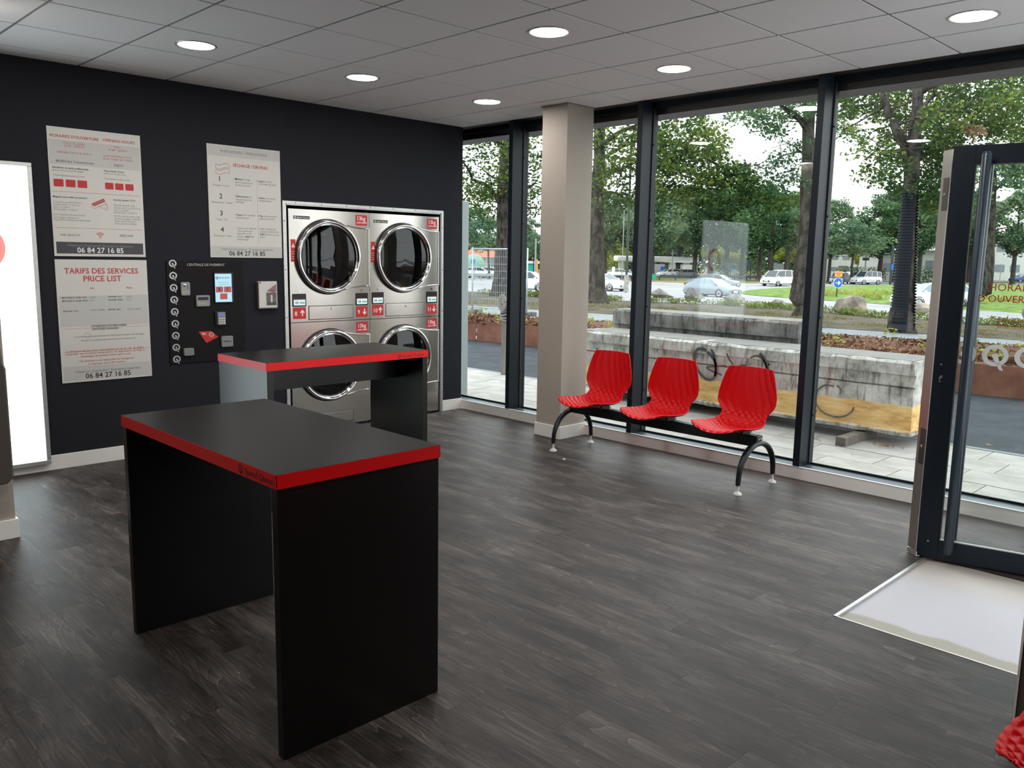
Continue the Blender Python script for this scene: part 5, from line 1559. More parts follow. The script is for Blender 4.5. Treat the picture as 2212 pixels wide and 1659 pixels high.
# ---- the near trees
def gp(x, y): return Vector((x, y, gz(y)))
A_ = gp(-27.0, 26.4)
def rel(base, px, py, dep):
    c = at(px, py, dep); return (c.x - base.x, c.y - base.y, c.z - base.z)
def tr_from(base, dep, L_): return [(*rel(base, px, py, dep), r) for px, py, r in L_]
near_tree('tall tree with dark spotted trunk in the leftmost window pane', A_,
          tr_from(A_, 45.9, [(1082, 600, .42), (1084, 520, .34), (1086, 440, .32), (1090, 360, .30), (1094, 280, .27), (1097, 180, .2), (1098, 90, .1)]), .46,
          [(at(1084, 445, 45.9), at(1020, 385, 44.5), .16, .06, .3), (at(1020, 385, 44.5), at(985, 330, 43), .07, .02, .2), (at(1089, 375, 45.9), at(1048, 372, 44), .09, .02, -.3),
           (at(1092, 330, 45.9), at(1035, 270, 45), .12, .03, .2), (at(1090, 385, 46), at(1150, 372, 45), .14, .05, .1), (at(1088, 410, 46), at(1160, 395, 44), .14, .05, -.2), (at(1090, 445, 46), at(1165, 445, 45), .13, .04, -.1), (at(1095, 300, 46), at(1170, 250, 45), .12, .04, .2)],
          blobs([(985, 200), (1175, 200), (1175, 345), (1120, 380), (1085, 400), (1040, 420), (985, 430)], 45, 17, .85, .50, 52, keep=.62) +
          blobs([(1000, 420), (1075, 400), (1085, 500), (1050, 470), (1010, 460)], 47, 17, .8, .55, 70, keep=.85) +
          blobs([(1100, 400), (1172, 330), (1172, 460), (1130, 480)], 46, 17, .8, .55, 60, keep=.6),
          .21, m_leaf_oak, 11, 1.25)
B_ = gp(-19.5, 25.7)
near_tree('tall tree just right of the beige column, trunk half hidden by it', B_,
          tr_from(B_, 40.2, [(1289, 600, .38), (1290, 520, .33), (1291, 440, .31), (1293, 360, .30), (1296, 280, .27), (1300, 180, .2), (1302, 90, .1)]), .44,
          [(at(1293, 375, 40), at(1380, 352, 39), .14, .05, -.1), (at(1380, 352, 39), at(1440, 340, 38), .05, .02, -.1), (at(1293, 320, 40), at(1385, 268, 38), .15, .06, .2), (at(1294, 345, 40), at(1400, 300, 39), .10, .04, .1),
           (at(1385, 300, 38), at(1560, 362, 36), .11, .04, .3), (at(1400, 360, 37), at(1545, 395, 36), .10, .04, .2), (at(1545, 395, 36), at(1640, 372, 35), .05, .02, .1), (at(1292, 420, 40), at(1360, 430, 39), .09, .03, .2)],
          blobs([(1275, 170), (1420, 170), (1420, 330), (1290, 380)], 39, 20, .75, .45, 62, keep=.78) +
          blobs([(1275, 370), (1420, 330), (1420, 420), (1340, 450), (1275, 440)], 39, 20, .75, .4, 70, keep=.75) +
          blobs([(1400, 230), (1500, 215), (1560, 280), (1580, 330), (1480, 330), (1400, 330)], 36, 19, .7, .42, 70, keep=.85) +
          blobs([(1400, 300), (1560, 330), (1660, 400), (1740, 420), (1700, 450), (1590, 440), (1500, 450), (1400, 430)], 36, 18, .7, .42, 85, keep=.95),
          .19, m_leaf_oak, 12, 1.5)
C_ = gp(-8.85, 25.75)
near_tree('leaning thick trunk tree behind the right end of the grey block', C_,
          tr_from(C_, 32.7, [(1727, 640, .38), (1733, 600, .36), (1738, 520, .28), (1741, 440, .24), (1744, 360, .24), (1747, 300, .235), (1750, 230, .22), (1753, 160, .17), (1755, 80, .1)]), .42,
          [(at(1747, 290, 32.7), at(1690, 235, 31.5), .08, .03, .1), (at(1744, 330, 32.7), at(1655, 372, 32), .05, .015, .3), (at(1748, 270, 32.7), at(1640, 200, 31), .09, .03, .1), (at(1744, 345, 32.7), at(1690, 300, 32), .04, .015, .1), (at(1750, 250, 32.8), at(1840, 180, 32), .10, .03, .1), (at(1700, 420, 33), at(1655, 330, 33), .02, .008, .1)],
          blobs([(1570, 215), (1640, 180), (1770, 150), (1770, 240), (1700, 262), (1690, 290), (1640, 295), (1620, 260), (1580, 262)], 31.5, 15, .50, .30, 56, keep=.95) +
          blobs([(1660, 325), (1735, 300), (1738, 400), (1690, 420), (1640, 380)], 32.5, 17, .5, .28, 46, keep=.85) +
          blobs([(1735, 180), (1765, 180), (1760, 420), (1738, 420)], 32.2, 14, .35, .25, 22, keep=.5) +
          blobs([(1800, 190), (1860, 190), (1850, 300), (1800, 290)], 32, 17, .5, .35, 46, keep=.9),
          .145, m_leaf_dark, 13, 1.45)
D_ = gp(-2.98, 19.59)
dt = near_tree('forked tree wrapped in black ribbed drainpipe behind the planter, right window pane', D_,
          tr_from(D_, 24.3, [(1951, 690, .30), (1957, 600, .25), (1961, 520, .23), (1966, 430, .215), (1970, 370, .21), (1973, 335, .21), (1977, 280, .18), (1984, 230, .165), (1987, 160, .13), (1990, 70, .08)]), .34,
          [(at(1970, 345, 24.3), at(1952, 300, 24.2), .15, .13, .0), (at(1953, 304, 24.2), at(1922, 255, 24.1), .13, .12, -.1), (at(1923, 256, 24.1), at(1903, 195, 24), .12, .10, -.05), (at(1903, 198, 24), at(1898, 110, 24), .10, .06, 0),
           (at(1984, 240, 24.3), at(2030, 205, 23.8), .07, .03, .05), (at(1972, 320, 24.3), at(1890, 345, 23.5), .04, .015, .25), (at(1980, 270, 24.3), at(2110, 250, 23), .07, .02, .3), (at(1987, 200, 24.3), at(2140, 150, 23), .08, .03, .1)],
          blobs([(1800, 150), (2212, 100), (2230, 205), (2060, 240), (1960, 240), (1880, 265), (1810, 262)], 26.6, 21, .55, .34, 92, keep=.95) +
          blobs([(1990, 230), (2230, 180), (2230, 300), (2080, 305), (1990, 318), (1990, 300)], 24.6, 18, .52, .32, 90, keep=1) +
          blobs([(1900, 240), (1975, 230), (1990, 330), (1940, 350), (1900, 320), (1890, 280)], 26.6, 17, .42, .28, 66, keep=.85) +
          blobs([(1805, 262), (1870, 262), (1870, 330), (1830, 350), (1850, 310)], 24.5, 15, .36, .24, 34, keep=.6) +
          blobs([(1870, 330), (1960, 320), (1955, 420), (1900, 410), (1860, 400)], 25, 16, .40, .28, 56, keep=.8) +
          blobs([(1985, 300), (2070, 300), (2060, 440), (2010, 460), (1985, 430)], 25.5, 16, .42, .28, 84, keep=1),
          .125, m_leaf_oak, 14, 1.25)
leaf_cloud('dead_spray', m_leaf_dead, [(*at(2075, 275, 23.2), .32, .32, .2, 240), (*at(2110, 285, 23.2), .3, .3, .2, 160)], .11, dt, seed=5)
# ribbed black pipe halves strapped round the trunk
mb = MB()
LV = []
zt = 0.0
ax0, ax1 = at(1948, 712, 24.2), at(1967, 418, 24.2)
NR = 46
a_cam = math.atan2(-CF.y, -CF.x)
vs = []
gap0, gap1 = math.radians(14), math.radians(44)
seg = 34
rows = []
for i in range(NR * 4 + 1):
    t_ = i / (NR * 4)
    c = ax0.lerp(ax1, t_)
    r = .375 * (1 - t_) + .235 * t_
    ph = i % 4
    rr = r + (.0 if (ph in (0, 1)) else -.045) if t_ > .045 else r - .01
    g0 = gap0 * (1 - t_) * .2 + gap0 * t_ * 1.0 - (1 - t_) * .12
    g1 = gap1
    # to the camera's right the angle falls (clockwise seen from above is negative)
    for k in range(seg + 1):
        a = a_cam + g1 + (2 * PI - (g1 - g0)) * k / seg
        vs.append(c + Vector((math.cos(a), math.sin(a), 0)) * rr)
fs = [(i * (seg + 1) + k, i * (seg + 1) + k + 1, (i + 1) * (seg + 1) + k + 1, (i + 1) * (seg + 1) + k) for i in range(NR * 4) for k in range(seg)]
mb.add(vs, fs)
mb.build('ribbed_pipe_wrap', m_tubeblack, dt)
E_ = gp(-14.2, 61.6)
near_tree('broad tree on the far verge seen through the open door glass', E_,
          tr_from(E_, 60.6, [(2133, 630, .36), (2137, 560, .33), (2141, 480, .30), (2144, 400, .26), (2146, 320, .2)]), .42,
          [(at(2140, 470, 60.6), at(2180, 450, 60), .1, .03, .1), (at(2141, 450, 60.6), at(2115, 440, 60), .1, .03, .1), (at(2140, 505, 60.6), at(2175, 490, 60), .08, .03, .1), (at(2142, 420, 60.6), at(2200, 370, 60), .1, .04, .1)],
          blobs([(2060, 330), (2125, 320), (2130, 440), (2070, 450), (2055, 390)], 61, 13, .9, .7, 44, keep=.6) +
          blobs([(2150, 300), (2240, 290), (2240, 420), (2150, 400)], 60, 13, .9, .7, 60, keep=.85),
          .30, m_leaf_blue, 15, 1.3)
near2 = gp(-20.6, 25.2)
mb = MB(); mb.lathe([(.40 if i % 4 < 2 else .35, i * .03) for i in range(54)], (near2.x, near2.y, near2.z), ZV, 16)

# ---- the belt of trees round the far side of the junction
def crown_template(name, m, seed, H, RW, n, lsize, trunk_r, squat=0.62, lowz=.28):
    t = thing(name, 'x', 'tree', (0, 0, 0), 'trees of the far belt')
    mb = MB(); mb.tube([(0, 0, -.3), (.0, 0, .3), (.1, .05, H * .25), (.05, .15, H * .5), (.1, 0, H * .8)], [trunk_r * 1.5, trunk_r, trunk_r * .85, trunk_r * .6, .05], 9)
    g = random.Random(seed)
    for k in range(7):
        a = g.uniform(0, 6.28); z = H * g.uniform(.26, .5)
        mb.tube([(.08, .05, z), (RW * .4 * math.cos(a), RW * .4 * math.sin(a), z + H * .10), (RW * .75 * math.cos(a), RW * .75 * math.sin(a), z + H * .16)], [trunk_r * .45, trunk_r * .25, .03], 6)
    mb.build('trunk', m_barkdark, t, smooth=True)
    pts = []
    for k in range(70):
        a = g.uniform(0, 6.28); ph = math.acos(g.uniform(-1, 1)); q = g.uniform(.55, 1.0)
        x = RW * q * math.sin(ph) * math.cos(a); y = RW * q * math.sin(ph) * math.sin(a); z = H * (lowz + (1 - lowz) / 2) + H * (1 - lowz) / 2 * .92 * q * math.cos(ph)
        s_ = RW * g.uniform(.20, .34)
        pts.append((x, y, z, s_, s_, s_ * squat, n / 70))
    leaf_cloud('foliage', m, pts, lsize, t, up=.5, seed=seed)
    return t
tpl = {'dark': crown_template('belt_tree', m_leaf_dark, 21, 15, 5.6, 9000, .50, .45),
       'blue': crown_template('belt_tree', m_leaf_blue, 22, 15, 5.4, 9000, .50, .40),
       'yellow': crown_template('belt_tree', m_leaf_yellow, 23, 9, 3.6, 4500, .42, .25),
       'young': crown_template('young_tree', m_leaf_blue, 24, 9, 3.4, 4200, .36, .16, lowz=.36)}
used = set()
def belt(kind, px, dep, scale, label, wide=1.0, rz=None, dzz=0):
    t = tpl[kind]
    if kind in used: t = copy_tree(t)
    used.add(kind)
    p = at(px, 575, dep)
    t.location = (p.x, p.y, gz(p.y) + dzz)
    t.scale = (scale * wide, scale * wide, scale)
    t.rotation_euler = (0, 0, rnd.uniform(0, 6.28) if rz is None else rz)
    t['label'] = label
    return t
BLS = ['tree over the right end of the white shelter roof', 'tree just right of the white shelter', 'tree above the silver-blue hatchback', 'tree above the bus kiosk', 'tree above the lower dark sign board', 'tree above the higher dark sign board', 'tree left of the white minibus', 'tree right of the white minibus, behind the leaning trunk']
belt('dark', 1015, 150, .80, 'pale leafy tree behind the orange roof, leftmost pane', 1.2)
belt('young', 1057, 108, .90, 'small tree with bare stem behind the parked cars, leftmost pane', 1.1)
belt('young', 1152, 118, .72, 'narrow green tree beside the teal hut, left of the column', .7)
belt('blue', 1307, 126, .86, 'tree with a twin trunk behind the no-entry sign')
belt('dark', 1372, 128, .84, 'tree behind the window post left of the middle pane')
belt('blue', 1410, 118, .84, 'tree with a clump of dark stems beside the white shelter', 1.0)
for px, dep, sc, kd in ((1440, 150, .95, 'blue'), (1465, 140, .92, 'dark'), (1500, 135, .98, 'blue'), (1535, 128, .95, 'dark'), (1570, 136, 1.0, 'blue'), (1603, 128, .92, 'dark'), (1640, 130, .98, 'blue'), (1700, 132, .94, 'dark')):
    belt(kd, px, dep, sc, 'leafy belt ' + BLS.pop(0))
belt('dark', 1665, 118, .82, 'tree with two dark stems behind the white van', 1.1)
belt('yellow', 1330, 160, .75, 'yellow-green bush-like tree behind the white shelter, left part', 1.3)
belt('yellow', 1560, 150, .70, 'yellow-green low tree behind the dark sign boards', 1.5)
belt('yellow', 1715, 150, .80, 'yellow-green low tree behind the white van', 1.4)
belt('blue', 1792, 118, .78, 'leafy tree at the left edge of the right window pane', .8)
belt('young', 1842, 112, .95, 'slender tree with a forked bare stem behind the grey cars', 1.35)
belt('yellow', 1872, 150, .78, 'yellow tree behind the silver leisure van', 1.1)
belt('dark', 1900, 122, .80, 'spreading tree above the silver leisure van', 1.0)
belt('blue', 1935, 128, .95, 'tall tree right behind the pipe-wrapped trunk', 1.0)
belt('dark', 1985, 118, .86, 'dark-stemmed tree right of the pipe-wrapped trunk', .9)
belt('dark', 2030, 125, .95, 'tree partly hidden by the steel door edge', .9)
belt('blue', 2092, 130, .92, 'leafy tree between door stile and handle', .9)
belt('blue', 2190, 122, .92, 'green tree on a slim trunk behind the blue car', .95)
belt('dark', 2250, 130, .95, 'tree at the right edge seen through the door glass', .9)
for px, dep, sc in ((1740, 160, 1.05), (1130, 190, .8), (1290, 190, .9), (1350, 185, .9), (1960, 160, 1.0)):
    belt('blue', px, dep, sc, 'distant tree of the second row, ' + {1740: 'right of the leaning trunk', 1130: 'behind the teal hut', 1290: 'behind the column tree trunk', 1350: 'above the lamp post with painted foot', 1960: 'behind the pipe-wrapped trunk'}[px])
# grass along the road side, and round the boulders
pts = []
for i in range(60):
    x = -30 + 34 * i / 60 + rnd.uniform(-.4, .4); y = road_near(x) - rnd.uniform(.3, 2.2)
    pts.append((x, y, gz(y) + .14, .8, .5, .20, 150))
put(leaf_cloud('verge_grass', m_leaf_grass, pts, .20, None, up=1.4, slim=.25, seed=31, loc=(-12, 30, -.7)), 'bright grass tufts along the near side of the road', 'grass')
pts = []
for i in range(80):
    x = rnd.uniform(-22, 3); y = pth(x) + rnd.uniform(.2, 9)
    pts.append((x, y, gz(y) + .03, .7, .7, .05, 60))
put(leaf_cloud('dry_grass', leaf_mat('dry_grass_blade', (.15, .12, .06), (.24, .20, .11), (.30, .30, .12), .8), pts, .16, None, up=.9, slim=.2, seed=32, loc=(-9, 24, -.55)), 'dry grass and litter under the near trees', 'grass')

# ---- the roundabout island
mb = MB()
cx, cy = -5.0, 88.0
IP = [(-29.3, 57.4), (-24, 55), (-17, 52.8), (-9, 49.7), (8, 46), (25, 50), (36, 70), (36, 100), (15, 138), (-12, 136), (-28, 124), (-35, 108), (-37, 96), (-37.5, 86), (-36.5, 74), (-33.5, 63)]
N_ = 64
def isl(k):
    q_ = (k % N_) / N_ * len(IP); i = int(q_); f_ = q_ - i
    p0, p1_, p2_, p3_ = (IP[(i + d_) % len(IP)] for d_ in (-1, 0, 1, 2))
    return tuple(.5 * (2 * p1_[c] + (-p0[c] + p2_[c]) * f_ + (2 * p0[c] - 5 * p1_[c] + 4 * p2_[c] - p3_[c]) * f_ ** 2 + (-p0[c] + 3 * p1_[c] - 3 * p2_[c] + p3_[c]) * f_ ** 3) for c in (0, 1))
vs = [(cx, cy, gz(cy) + .5)]
for q_, h_ in ((.5, .45), (.85, .32), (.985, .10), (1.0, -.03)):
    for k in range(N_):
        ex, ey = isl(k)
        x, y = cx + (ex - cx) * q_, cy + (ey - cy) * q_
        vs.append((x, y, gz(y) + h_))
fs = [(0, 1 + k, 1 + (k + 1) % N_) for k in range(N_)]
for r_ in range(3):
    for k in range(N_):
        a = 1 + r_ * N_ + k; b_ = 1 + r_ * N_ + (k + 1) % N_
        fs.append((a, a + N_, b_ + N_, b_))
put(mb.add(vs, fs).build('roundabout_lawn', m_grass, None, smooth=True, loc=(cx, cy, -1.2)), kind='structure')
pts = []
for i in range(60):
    q_ = rnd.uniform(.72, .95); ex, ey = isl(rnd.randrange(0, 24))
    x, y = cx + (ex - cx) * q_, cy + (ey - cy) * q_
    pts.append((x, y, gz(y) + .35, .8, .8, .3, 60))
put(leaf_cloud('ornamental_grass', m_leaf_yellow, pts, .4, None, up=1.5, slim=.2, seed=33, loc=(cx, cy, -1.2)), 'clumps of long grass on the roundabout lawn', 'grass')

# ---- boulders
def boulder(label, x, y, w, h, m, seed, dep=None, rz=0):
    bm = bmesh.new()
    rs = random.Random(seed)
    for k in range(15):
        v = Vector((rs.gauss(0, 1), rs.gauss(0, 1), rs.gauss(0, 1))).normalized()
        bm.verts.new((v.x * w / 2 * rs.uniform(.88, 1.08), v.y * (dep or w * .75) / 2 * rs.uniform(.85, 1.1), max(v.z * rs.uniform(.85, 1.05), -.45) * h * .62 + h * .36))
    r_ = bmesh.ops.convex_hull(bm, input=bm.verts)
    bmesh.ops.delete(bm, geom=[g_ for g_ in r_['geom_interior'] if isinstance(g_, bmesh.types.BMVert)], context='VERTS')
    bmesh.ops.bevel(bm, geom=bm.edges[:], offset=.012 * w, segments=1, affect='EDGES', profile=.5)
    me = bpy.data.meshes.new('boulder'); bm.to_mesh(me); bm.free(); me.materials.append(m)
    o = bpy.data.objects.new('boulder', me); COL.objects.link(o); o.location = (x, y, gz(y) - .04); o.rotation_euler = (0, 0, rz)
    put(o, label, 'boulder', 'boulders along the road')
AZ = math.atan2(CR.y, CR.x)
boulder('big tan boulder left of the pipe-wrapped tree', -9.4, 31.2, 1.65, .92, m_stone, 3, rz=AZ)
boulder('upright orange-tan boulder beside the window post, left of the big tan one', -11.9, 32.6, .75, .88, m_stone, 8, rz=AZ)
boulder('grey boulder with grass in front, leftmost in the middle pane', -24.5, 38.0, 1.75, .72, m_stone_grey, 5, rz=AZ)
boulder('tall grey boulder in front of the silver car', -20.5, 35.6, 1.25, .88, m_stone_grey, 6, rz=AZ)
boulder('long low grey boulder right of the silver car', -17.9, 35.8, 1.45, .66, m_stone_grey, 9, rz=AZ)
boulder('small low grey boulder near the leaning trunk', -15.5, 35.7, 1.05, .46, m_stone_grey, 12, rz=AZ)
boulder('pale boulder half hidden behind the pipe-wrapped tree', -7.6, 33.6, 1.75, .80, m_stone, 14, rz=AZ)
boulder('boulder at the right edge seen through the door glass', -3.6, 36.6, 1.3, .9, m_stone, 17, rz=AZ)
# ------------------------------------------------------------------ cars
m_tyre = mat('tyre_rubber', (.015, .015, .016, 1), .8)
m_rim = mat('alloy_rim', (.45, .46, .47, 1), .35, .8)
m_carglass = mat('car_glass', (.035, .05, .055, 1), .05, spec=.9)
m_carglass_l = mat('bright_car_glass', (.22, .30, .34, 1), .05, spec=.9)
m_headlamp = mat('head_lamp', (.75, .78, .80, 1), .1)
m_taillamp = mat('tail_lamp', (.45, .02, .02, 1), .2)
m_plate = mat('number_plate', (.72, .72, .70, 1), .5)
m_trim_black = mat('black_bumper_trim', (.03, .032, .035, 1), .6)
def paint(name, c, metal=.3): return mat(name, (*c, 1), .28, metal, coat=.6)
P_SILVER = paint('silver_blue_paint', (.27, .32, .35)); P_WHITE = paint('white_paint', (.80, .81, .82), 0); P_GREY = paint('grey_paint', (.22, .25, .28)); P_BLUE = paint('blue_paint', (.02, .07, .30)); P_PALE = paint('pale_silver_paint', (.58, .60, .61), .2)
SHAPES = {   # station: x 0 front..1 rear ; height of the bonnet / belt line
    'hatch': dict(belt=[(0, .42), (.03, .50), (.10, .57), (.26, .64), (.30, .66), (.6, .68), (.9, .70), (.97, .62), (1, .45)], cab=(.235, .43, .80, .965), top=(.40, .90)),
    'suv':   dict(belt=[(0, .42), (.03, .52), (.08, .57), (.22, .62), (.26, .63), (.6, .64), (.92, .66), (.97, .60), (1, .42)], cab=(.21, .36, .90, .975), top=(.36, .93)),
    'van':   dict(belt=[(0, .30), (.02, .42), (.06, .48), (.16, .56), (.20, .57), (.6, .57), (.95, .57), (.985, .50), (1, .32)], cab=(.11, .27, .97, .995), top=(.30, .97)),
    'mpv':   dict(belt=[(0, .30), (.03, .43), (.08, .50), (.24, .56), (.28, .57), (.6, .57), (.95, .57), (.985, .50), (1, .30)], cab=(.22, .36, .965, .99), top=(.38, .97)),
    'sedan': dict(belt=[(0, .42), (.03, .50), (.10, .57), (.27, .63), (.30, .65), (.6, .67), (.82, .68), (.97, .64), (1, .46)], cab=(.26, .42, .70, .86), top=(.44, .68))}
def car(label, pos, head, L_, W_, H_, pm, shape, glass=None, tail=True):
    """pos: ground point under the middle; head: direction the car faces (x, y)"""
    name = {'van': 'minibus', 'mpv': 'leisure_van'}.get(shape, 'car')
    t = thing(name, label, 'car', (0, 0, 0), 'cars on the road')
    sh = SHAPES[shape]; hw = W_ / 2; gl = glass or m_carglass
    X = lambda q_: (0.5 - q_) * L_      # front towards +X
    mb = MB(); vs = []
    NS_ = 22
    for i in range(NS_ + 1):
        q_ = i / NS_
        q_ = .5 - .5 * math.cos(PI * q_)
        b_ = float(np.interp(q_, [a for a, _ in sh['belt']], [c for _, c in sh['belt']])) * H_
        pin = 1 - .10 * max(0, (0.10 - q_) / .10) ** 2 - .07 * max(0, (q_ - .93) / .07) ** 2
        z0 = .125 * H_ + .05 * H_ * (max(0, (.06 - q_) / .06) + max(0, (q_ - .95) / .05))
        for yy, zz in ((.86, z0), (.97, z0 + .05 * H_), (1.0, b_ * .62), (.985, b_ * .86), (.90, b_), (.55, b_ + .018 * H_), (0, b_ + .026 * H_), (-.55, b_ + .018 * H_), (-.90, b_), (-.985, b_ * .86), (-1.0, b_ * .62), (-.97, z0 + .05 * H_), (-.86, z0)):
            vs.append((X(q_), yy * hw * pin, zz))
    n = 13
    fs = [(i * n + k, i * n + k + 1, (i + 1) * n + k + 1, (i + 1) * n + k) for i in range(NS_) for k in range(n - 1)]
    fs += [(i * n, (i + 1) * n, (i + 1) * n + n - 1, i * n + n - 1) for i in range(NS_)] + [tuple(range(n)), tuple(range(NS_ * n, NS_ * n + n))]
    bd = mb.add(vs, fs).build('body', pm, t, smooth=True, autosmooth=.7)
    c0, c1, c2, c3 = sh['cab'][0], sh['cab'][1], sh['cab'][2], sh['cab'][3]
    def belt(q_): return float(np.interp(q_, [a for a, _ in sh['belt']], [c for _, c in sh['belt']])) * H_
    zt = .945 * H_
    st = [(c0, belt(c0), .86, c1, zt * .985, .68), (c0 + (c3 - c0) * .33, belt(.45), .90, c1 + (c2 - c1) * .33, zt, .72), (c0 + (c3 - c0) * .66, belt(.6), .90, c1 + (c2 - c1) * .66, zt, .72), (c3, belt(c3) if c3 < .95 else belt(.9), .84, c2, zt * .98, .68)]
    vs = []
    for qb, zb, wb, qt, z_, wt in st:
        for s_ in (1, -1): vs += [(X(qb), s_ * hw * wb, zb), (X(qt), s_ * hw * wt, z_)]
    fs = []
    for i in range(3):
        a = i * 4
        fs += [(a, a + 4, a + 5, a + 1), (a + 2, a + 3, a + 7, a + 6), (a + 1, a + 5, a + 7, a + 3)]
    fs += [(0, 1, 3, 2), (12, 14, 15, 13)]
    MB().add(vs, fs).build('windows', gl, t)
    # roof skin and pillars
    rf = [(X(c1), zt * .985, .70), (X(c1 + (c2 - c1) * .33), H_ * .99, .72), (X(c1 + (c2 - c1) * .66), H_ * .985, .72), (X(c2), H_ * .955, .70)]
    vs = []
    for x, z_, wt in rf:
        for k in range(7):
            u = -1 + k / 3
            vs.append((x, u * hw * wt, z_ - .028 * H_ * u * u)); 
    for x, z_, wt in rf:
        for k in range(7): 
            u = -1 + k / 3
            vs.append((x, u * hw * wt, z_ - .06 * H_))
    fs = [(i * 7 + k, i * 7 + k + 1, (i + 1) * 7 + k + 1, (i + 1) * 7 + k) for i in range(3) for k in range(6)]
    fs += [(i * 7, (i + 1) * 7, 28 + (i + 1) * 7, 28 + i * 7) for i in range(3)] + [(i * 7 + 6, 28 + i * 7 + 6, 28 + (i + 1) * 7 + 6, (i + 1) * 7 + 6) for i in range(3)]
    fs += [tuple(range(7)) + tuple(range(34, 27, -1)), tuple(range(21, 28)) + tuple(range(55, 48, -1))]
    MB().add(vs, fs).build('roof', pm, t, smooth=True, autosmooth=.6)
    mb = MB()
    for s_ in (1, -1):
        mb.tube([(X(c0), s_ * hw * .87, belt(c0)), (X(c1), s_ * hw * .70, zt * .98)], .035, 6)
        mb.tube([(X(c3), s_ * hw * .85, belt(.9)), (X(c2), s_ * hw * .70, zt * .97)], .05, 6)
        mb.tube([(X(c0 + (c3 - c0) * .42), s_ * hw * .905, belt(.5)), (X(c1 + (c2 - c1) * .36), s_ * hw * .725, zt)], .035, 6)
        if shape in ('van', 'mpv'):
            mb.tube([(X(c0 + (c3 - c0) * .72), s_ * hw * .905, belt(.5)), (X(c1 + (c2 - c1) * .70), s_ * hw * .725, zt)], .06, 6)
    mb.build_each('pillar', pm, t)
    wr = .215 * H_ if shape not in ('van', 'mpv') else .175 * H_
    for q_ in (.19, .81):
        for s_ in (1, -1):
            w_ = MB().lathe([(0, .0), (wr * .8, .0), (wr, .03), (wr, .17), (wr * .8, .2)], (X(q_), s_ * (hw * 1.005), wr), (0, -s_, 0), 20).build('wheel', m_tyre, t, smooth=True, autosmooth=.5)
            MB().lathe([(wr * .28, -.002), (wr * .64, -.004), (wr * .68, .004)], (X(q_), s_ * (hw * 1.005), wr), (0, -s_, 0), 16).build('rim', m_rim, w_)
    mb = MB()
    for q_ in (.19, .81):
        for s_ in (1, -1): mb.lathe([(wr, .004), (wr * 1.16, .004)], (X(q_), s_ * hw * 1.003, wr), (0, -s_, 0), 18, 0, 2 * PI)
    mb.build_each('wheel_arch', m_trim_black, t)
    mb = MB()
    for s_ in (1, -1):
        mb.obox((X(.045), s_ * hw * .70, belt(.05) * .93), (1, -s_ * -.35, 0), (s_ * -.35, 1, 0), ZV, .10, .17, .055)
    mb.build_each('headlamp', m_headlamp, t, bevel=.02)
    mb = MB()
    for s_ in (1, -1): mb.obox((X(.975), s_ * hw * .78, belt(.9) * .92), XV, YV, ZV, .08, .12, .09)
    mb.build_each('tail_lamp', m_taillamp, t, bevel=.02)
    MB().box(X(.006), -hw * .48, .30 * H_ * .8, X(-.004), hw * .48, .43 * H_ * .8).build('grille', m_trim_black, t, bevel=.01)
    MB().box(X(-.004), -.26, .27 * H_, X(-.010), .26, .27 * H_ + .11).box(X(1.004), -.26, .45 * H_, X(1.010), .26, .45 * H_ + .11).build_each('number_plate', m_plate, t)
    mb = MB()
    for s_ in (1, -1): mb.obox((X(c0 + .06), s_ * (hw + .07), belt(c0 + .06) + .06), XV, YV, ZV, .06, .09, .06)
    mb.build_each('mirror', pm, t, bevel=.02)
    MB().box(X(.03), -hw * .9, .11 * H_, X(.97), hw * .9, .16 * H_).build('underbody', m_trim_black, t)
    t.location = (pos[0], pos[1], gz(pos[1]) - .05)
    t.rotation_euler = (0, 0, math.atan2(head[1], head[0]))
    return t
RT = Vector((CR.x, CR.y)).normalized(); TC = Vector((-CF.x, -CF.y)).normalized()
def hd_(r_, c_): v = RT * r_ + TC * c_; return (v.x, v.y)
def gpt(px, dep):
    p_ = at(px, 575, dep); return (p_.x, p_.y)
car('silver-blue hatchback driving towards the shop behind the boulders', gpt(1541, 63.5), hd_(.62, .80), 4.35, 1.79, 1.46, P_SILVER, 'hatch', m_carglass_l)
car('white minibus on the roundabout, left of the leaning trunk', gpt(1685, 98), hd_(-.80, .6), 4.9, 1.95, 1.92, P_WHITE, 'van')
car('grey car just behind the silver hatchback, roof only', gpt(1553, 86), hd_(.8, .6), 4.3, 1.8, 1.5, P_GREY, 'hatch')
car('dark grey car behind the orange and blue road signs', gpt(1815, 112), hd_(-.55, .83), 4.3, 1.8, 1.55, P_GREY, 'mpv')
car('pale silver leisure van with a long side window, right pane', gpt(1873, 110), hd_(-.90, .43), 4.2, 1.75, 1.82, P_PALE, 'mpv')
car('dark car behind the pale silver leisure van', gpt(1835, 124), hd_(-.8, .6), 4.3, 1.75, 1.5, P_GREY, 'hatch')
car('white estate car behind the pipe-wrapped tree and steel door edge', gpt(2018, 52.5), hd_(-1, .12), 4.6, 1.85, 1.62, P_WHITE, 'suv', m_carglass_l)
car('blue saloon car far off at the right edge through the door glass', gpt(2216, 136), hd_(-1, .15), 4.6, 1.75, 1.42, P_BLUE, 'sedan')
car('white car between window post and column, left', gpt(1134, 61), hd_(.97, .25), 4.3, 1.8, 1.55, P_WHITE, 'suv')
car('white car behind the no-entry sign', gpt(1305, 73), hd_(.72, .69), 4.3, 1.8, 1.5, P_WHITE, 'hatch')
car('silver car behind the barrier, right of the no-entry sign', gpt(1345, 118), hd_(.9, .43), 4.3, 1.75, 1.5, P_PALE, 'hatch')
car('white car at the white shelter', gpt(1447, 132), hd_(-.95, .3), 4.2, 1.7, 1.45, P_WHITE, 'hatch')
